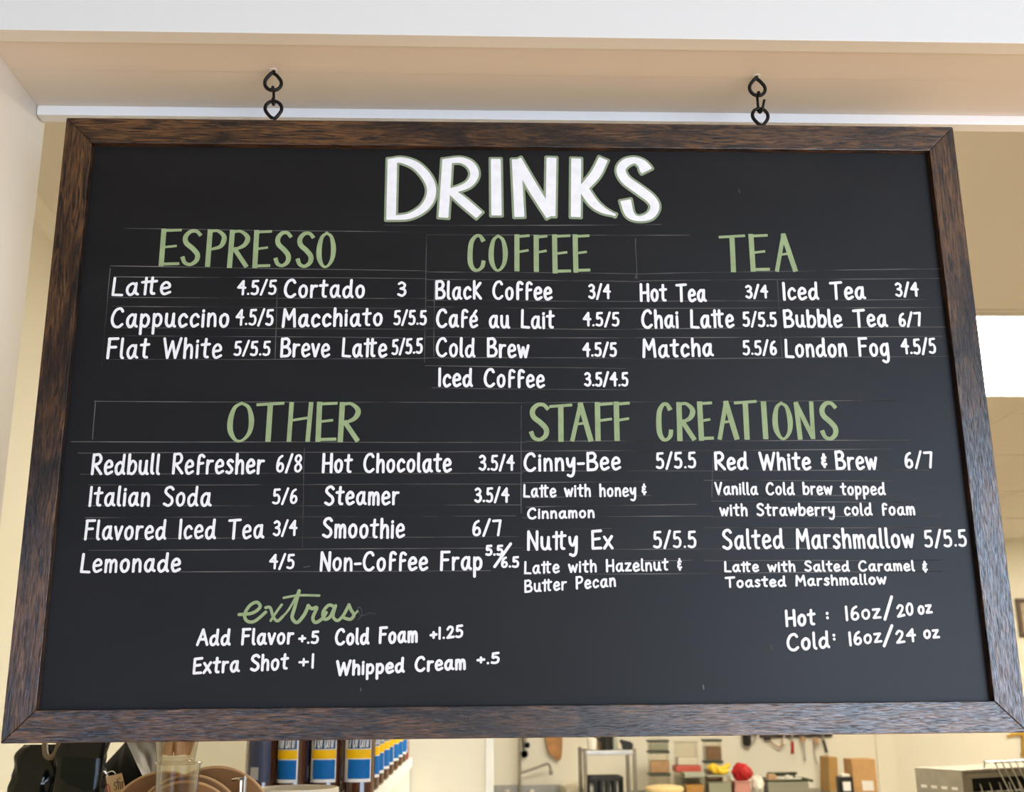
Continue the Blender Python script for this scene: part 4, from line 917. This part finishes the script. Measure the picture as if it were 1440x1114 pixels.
tag(m.build('red_cloth', M['redbag'], None, 80), 'crumpled bright red cloth heaped on a pink container beside the bananas', 'cloth')
c = at(1066, 1110, Y - .08); m = MB(); res = bmesh.ops.create_icosphere(m.bm, subdivisions=4, radius=1)
zt_ = pz(1095.5, Y - .08); hw = 8.0 / ppm(Y - .08)
for v in res['verts']:
    p = v.co.copy(); k_ = 1 + .22 * noise.noise(p * 2.1 + Vector((7, 4, 1))) + .12 * abs(noise.noise(p * 5))
    v.co = Vector((c.x + p.x * hw * k_, c.y + p.y * .05 * k_, CZ + .001 + (zt_ - CZ) * max(0, min(1.05, .5 + .5 * p.z * k_))))
tag(m.build('white_plastic_bag', M['whiteplastic'], None, 80), 'crumpled white plastic bag right of the red cloth', 'bag')
# grey bin of small things
bx0, bx1 = at(1078, 1100, 6.1).x, at(1139, 1100, 6.1).x; bz = pz(1103, 6.1)
t = thing('grey_bin', 'wide grey plastic bin of small items right of the white plastic bag', 'bin', ((bx0 + bx1) / 2, 6.2, CZ))
m = MB(); m.box(bx0 + .01, bx1 - .01, 6.1, 6.115, CZ + .001, bz, .003); m.box(bx0 + .01, bx1 - .01, 6.33, 6.345, CZ + .001, bz, .003); m.box(bx0 + .01, bx0 + .025, 6.11, 6.335, CZ + .001, bz, .003); m.box(bx1 - .025, bx1 - .01, 6.11, 6.335, CZ + .001, bz, .003); m.box(bx0 + .01, bx1 - .01, 6.1, 6.345, CZ + .001, CZ + .012); m.build('bin_body', M['greybin'], t)
m = MB(); R4 = [(bx0, 6.095), (bx1, 6.095), (bx1, 6.35), (bx0, 6.35)]; m.tube(smoothpts([(bx0, 6.1, bz), (bx1 - .01, 6.1, bz + .002), (bx1 + .012, 6.12, bz - .004), (bx1 + .005, 6.33, bz), (bx0, 6.345, bz), (bx0 - .004, 6.2, bz)], 5), .007, 8, True); m.build('bin_rim', M['greenblack'], t)
for i, (px, py, mt, lab) in enumerate(((1084, 1093, 'tancon', 'brown carton in the left of the grey bin'), (1097.5, 1097, 'whiteplastic', 'white cup in the middle of the grey bin'), (1109.5, 1096, 'whiteplastic', 'white cup in the right of the grey bin'), (1121.5, 1099, 'whiteplastic', 'low white cup at the right end of the grey bin'))):
    x = at(px, 1100, 6.2).x; zt_ = pz(py, 6.2); m = MB()
    if i == 0: m.box(x - .022, x + .03, 6.17, 6.23, CZ + .0125, zt_, .004)
    else: m.lathe([(.02, CZ + .0125), (.022, CZ + .02), (.028, zt_), (.025, zt_), (.0001, zt_ - .01)], (x, 6.2, 0), 20)
    tag(m.build('carton' if i == 0 else 'white_cup', M[mt]), lab, 'carton' if i == 0 else 'cup', None if i == 0 else 'white cups in the grey bin')
for i, (a_, b_) in enumerate(((1081, 1107), (1109, 1120))):
    x0, x1 = at(a_, 1090, 6.28).x, at(b_, 1090, 6.28).x; zt_ = pz(1090.5 + .3 * (1 - i), 6.28); m = MB(); m.box(x0, x1, 6.26, 6.32, zt_ - .016, zt_, .003); m.box(x0 + .01, x1 - .01, 6.27, 6.31, CZ + .0125, zt_ - .016, .003)
    tag(m.build('dark_lidded_box', M['greenblack']), 'dark lidded box at the back of the grey bin, %s one' % ('wider left', 'narrow right')[i], 'box', 'dark lidded boxes in the grey bin')
def slab(name, lab, cat, corners, Y, d, mt, z0=CZ):
    a_, b_, c_, e_ = [at(px, py, Y) for px, py in corners]
    k1 = (z0 + .0006 - b_.z)
    m = MB(); m.prism([(a_.x, a_.z), (b_.x, b_.z), (c_.x, z0 + .0006), (e_.x, z0 + .0006)], 'y', Y, Y + d, .002); return tag(m.build(name, M[mt]), lab, cat)
slab('cardboard_box', 'tall narrow brown cardboard box standing left of the black canister', 'box', ((1165.5, 1065), (1177.5, 1065), (1180.5, 1125), (1167.5, 1125)), 6.3, .2, 'boxdark')
x0, x1 = at(1200, 1100, 6.15).x, at(1233.5, 1100, 6.15).x; zt_ = pz(1073.5, 6.15)
t = thing('cardboard_box', 'orange brown cardboard box with a white paper label at the end of the counter', 'box', ((x0 + x1) / 2, 6.25, CZ))
m = MB(); m.box(x0, x1, 6.15, 6.32, CZ + .0006, zt_, .003); m.build('carton', M['box'], t)
m = MB(); a_ = at(1212, 1098, 6.148); b_ = at(1228, 1098.5, 6.148); c_ = at(1229.5, 1112, 6.148); e_ = at(1213.5, 1112, 6.148); m.prism([(v.x, v.z) for v in (a_, b_, c_, e_)], 'y', 6.1485, 6.1500); m.build('paper_label', M['paper'], t)
m = MB(); a_ = at(1201, 1099, 6.15); m.box(x0 - .001, x1 + .001, 6.1492, 6.16, a_.z - .006, a_.z - .001); m.build('flap_seam', M['boxdark'], t)
x = at(1190.5, 1100, 6.05).x; zt_ = pz(1095.5, 6.05)
t = thing('coffee_canister', 'black canister with white front panel and pale lid between the two cardboard boxes', 'canister', (x, 6.09, CZ))
m = MB(); m.box(x - .045, x + .045, 6.05, 6.13, CZ + .0006, zt_ - .012, .008); m.build('canister_body', M['blackplastic'], t)
m = MB(); m.box(x - .027, x + .027, 6.055, 6.125, zt_ - .014, zt_ + .004, .006); m.build('canister_lid', M['whiteplastic'], t)
m = MB(); m.box(x - .025, x + .025, 6.0485, 6.052, CZ + .02, zt_ - .042, .0008); m.build('front_panel', M['lwhite'], t)
m = MB(); P3 = smoothpts([at(a_, b_, 6.36) for a_, b_ in ((1190, 1126), (1190.5, 1100), (1192, 1080), (1195, 1069), (1198, 1067.5), (1200.5, 1072), (1199.5, 1084), (1197, 1098), (1196, 1126))], 5); m.tube(P3, .0065, 8)
tag(m.build('looped_wire', M['steel']), 'tall looped steel wire standing behind the black canister', 'wire loop')
# magnetic rail and what hangs from it
x0, x1 = at(1069, 1038, 6.575).x, at(1171, 1038, 6.575).x; zr = pz(1037.5, 6.575)
m = MB(); m.box(x0, x1, 6.575, 6.599, zr - .017, zr + .017, .004); tag(m.build('magnetic_rail', M['ink']), 'dark magnetic utensil rail on the cream kitchen wall', 'utensil rail')
def at6(px, py, Y=6.562): return at(px, py, Y)
def hang(name, lab, cat, mk, gp='utensils on the magnetic rail'):
    p = at6(mk[0][0], mk[0][1]); t = thing(name, lab, cat, p, 0, gp)
    return t
def util(name, lab, cat, parts):
    p0 = at6(*parts[0][1][0]); t = thing(name, lab, cat, p0, 0, 'utensils on the magnetic rail')
    for (pn, pts, r, mt) in parts:
        m = MB(); P3 = smoothpts([at6(*q) for q in pts], 4); m.tube(P3, r, 8); m.build(pn, M[mt], t)
util('strainer', 'round wire strainer, leftmost on the utensil rail', 'strainer', (('wire_loop', ((1083, 1040), (1087, 1046), (1093, 1050), (1098, 1050), (1100, 1046), (1100.5, 1038)), .006, 'tan'), ('handle', ((1074, 1038), (1083, 1037.5)), .014, 'ink')))
util('knife', 'small knife with white handle on the utensil rail', 'knife', (('handle', ((1102.6, 1039), (1103, 1046.5)), .013, 'whiteplastic'), ('blade', ((1102.4, 1025), (1102.6, 1039)), .008, 'steel')))
util('knife', 'small knife with red handle on the utensil rail', 'knife', (('handle', ((1114.2, 1043), (1114.6, 1060)), .0105, 'red'), ('blade', ((1113.8, 1028), (1114.2, 1043)), .007, 'steel')))
util('spatula', 'thin grey steel spatula hanging long from the utensil rail', 'spatula', (('blade', ((1128, 1036), (1129, 1044)), .018, 'tan'), ('handle', ((1129, 1044), (1131, 1057), (1132, 1070)), .0075, 'steel')))
util('peeler', 'tan-handled tool with a long curved wire on the utensil rail', 'peeler', (('handle', ((1147.5, 1037), (1147.5, 1047.5)), .019, 'tan'), ('wire', ((1144.5, 1047), (1145.5, 1060), (1148.5, 1071), (1151, 1075)), .0055, 'steel')))
util('sharpening_steel', 'slanted dark green handle at the right end of the utensil rail', 'tool', (('handle', ((1157.8, 1041), (1162.6, 1058.5)), .0105, 'greenblack'), ('shank', ((1156.5, 1034), (1157.8, 1041)), .007, 'steel')))
p0 = at6(1050, 1040); t = thing('black_measuring_cup', 'black measuring cup hanging by its wire handle left of the utensil rail', 'cup', (p0.x, 6.56, p0.z))
m = MB(); m.lathe([(.029, .045), (.031, .043), (.030, -.03), (.020, -.043), (.0001, -.044)], (p0.x, 6.562, p0.z), 24); m.build('cup_bowl', M['blackplastic'], t)
m = MB(); m.tube(smoothpts([at6(1055, 1046), at6(1059, 1042), at6(1063, 1036), at6(1062, 1030), at6(1057, 1033)]), .005, 8); m.tube([at6(1062, 1030), at(1062, 1030, 6.6)], .004, 6); m.build('wire_handle', M['dsteel'], t)

# ================================================================ right: conveyor toaster, far wall
TY = 2.3; n0 = at(1352, 1083, TY); ang = math.atan2(.43, .9); TH, TW, TD = .30, .50, .195
Mt = Matrix.Translation((n0.x, TY, n0.z - TH)) @ Matrix.Rotation(ang, 4, 'Z')
t = thing('conveyor_toaster', 'steel conveyor toaster with slotted side and wire feed rack at the right', 'toaster', (n0.x, TY, n0.z - TH), ang)
def tpart(m, name, mt, sm=40):
    o = m.build(name, M[mt], None, sm); o.parent = t; o.location = (0, 0, 0); return o
m = MB(); m.box(0, .012, 0, TD, 0, TH, .004); m.box(TW - .012, TW, 0, TD, 0, TH, .004); m.box(.012, TW - .012, 0, TD, TH - .012, TH, .004); m.box(.012, TW - .012, .15, TD, 0, TH - .012); m.box(.012, TW - .012, 0, .02, TH - .028, TH - .012, .002); m.box(.012, .045, .001, .02, 0, TH - .028, .002); m.box(.012, TW - .012, 0, TD, 0, .02); tpart(m, 'housing', 'dsteel')
m = MB(); m.box(.045, TW - .012, .149, .1495, .02, TH - .028); m.box(.013, .0445, .03, .149, .02, TH - .03); tpart(m, 'dark_cavity', 'dark')
for r_ in range(2):
    for i in range(4):
        m = MB(); y = TD - .035 - i * .042; z = TH - .058 - r_ * .030; m.box(-.0012, .002, y - .012, y + .012, z - .0045, z + .0045, .001); tpart(m, 'lit_vent_slot', 'cap')  # pale strips: light showing in the slots is put into their colour
m = MB()
for i in range(9):
    y = .135; x0 = .052 + i * .045; m.box(x0, x0 + .004, .03, .14, TH - .075, TH - .07); 
    m.tube([(x0, .02, TH - .045), (x0 + .022, .03, TH - .072), (x0 + .026, .03, TH - .12)], .004, 6)
m.tube([(.05, .03, TH - .074), (TW - .02, .03, TH - .074)], .003, 6); tpart(m, 'conveyor_chain', 'chrome')
m = MB()
for i in range(11):
    x0 = .15 + i * .033; m.tube([(x0, -.005, TH + .018), (x0 - .006, -.05, TH - .06), (x0 - .012, -.085, TH - .15)], .0022, 6)
for (y, z) in ((-.005, TH + .018), (.03, TH + .020)): m.tube([(.14, y, z), (TW, y, z)], .0022, 6)
for i in range(11): x0 = .15 + i * .033; m.tube([(x0, -.005, TH + .018), (x0, .03, TH + .020)], .002, 6)
m.tube([(.13, -.085, TH - .15), (TW - .02, -.085, TH - .15)], .0026, 6)
for x0 in (.145, TW - .02): m.tube([(x0, .03, TH + .020), (x0, .035, TH - .002)], .0025, 6); m.tube([(x0 - .012, -.085, TH - .15), (x0 - .012, .002, TH - .2)], .0025, 6)
tpart(m, 'feed_rack', 'steel')
zt_ = n0.z - TH
t = thing('prep_table', 'steel prep table under the conveyor toaster', 'table', (n0.x + .3, TY + .2, 0))
m = MB(); m.box(n0.x - .25, n0.x + 1.0, TY - .25, TY + .55, zt_ - .04, zt_ - .0005, .004); m.build('table_top', M['dsteel'], t)
for x in (n0.x - .2, n0.x + .9):
    for y in (TY - .2, TY + .45): m = MB(); m.box(x, x + .04, y, y + .04, 0, zt_ - .04); m.build('leg', M['dsteel'], t)
# far wall
FY = 9.748
a_, b_ = at(1427, 842, FY), at(1462, 896, FY)
t = thing('framed_picture', 'brown framed picture on the far wall, just right of the menu board', 'picture', ((a_.x + b_.x) / 2, FY, b_.z))
m = MB()
for q in ((a_.x, b_.x, a_.z - .04, a_.z), (a_.x, b_.x, b_.z, b_.z + .04), (a_.x, a_.x + .04, b_.z + .04, a_.z - .04), (b_.x - .04, b_.x, b_.z + .04, a_.z - .04)): m.box(q[0], q[1], FY - .025, FY, q[2], q[3], .004)
m.build('picture_frame', M['pictureframe'], t)
m = MB(); m.box(a_.x + .04, b_.x - .04, FY - .012, FY - .002, b_.z + .04, a_.z - .04); m.build('picture_print', M['picture'], t)
pt = [(1418, 1037), (1417.5, 1034), (1424, 1031), (1432, 1029.5), (1456, 1029.5), (1462, 1035), (1461, 1038), (1453, 1034.5), (1446.5, 1035), (1446, 1058), (1448, 1064), (1436.5, 1064), (1438.5, 1056), (1437.5, 1035), (1430, 1034.5), (1423, 1036)]
m = MB(); m.prism([(p.x, p.z) for p in [at(x_, y_, FY - .03) for x_, y_ in pt]], 'y', FY - .03, FY, .005)
tag(m.build('gold_wall_ornament', M['brass']), 'gold T-shaped ornament on the far wall under the board corner', 'ornament')
# notices on the kitchen's left wall
def notice(y0, y1, z0, z1, lines, lab):
    t = thing('paper_notice', lab, 'notice', (KLX, (y0 + y1) / 2, z0), 0, 'notices on the left kitchen wall')
    m = MB(); m.box(KLX + .0006, KLX + .002, y0, y1, z0, z1); m.build('paper_sheet', M['paper'], t)
    m = MB()
    for (a, b, z) in lines:
        y = a
        while y < b: w_ = random.uniform(.012, .03); m.box(KLX + .002, KLX + .0024, y, min(y + w_, b), z - .0032, z + .0032); y += w_ + .007
    m.build('printed_lines', M['ink'], t)
zz = lambda py, Y: CP.z - (py - 1000) / ppm(Y)
notice(1.62, 1.965, 1.66, 1.80, [(1.80, 1.95, zz(a, 1.92)) for a in (935, 943, 951)] + [(1.80, 1.92, zz(970, 1.92))], 'white printed notice on the left kitchen wall, upper one')
notice(1.60, 1.99, 1.20, 1.56, [(1.75, 1.96, zz(1068, 1.93)), (1.7, 1.96, zz(1090, 1.93) - .1)], 'white printed notice on the left kitchen wall behind the coffee bags, lower one')
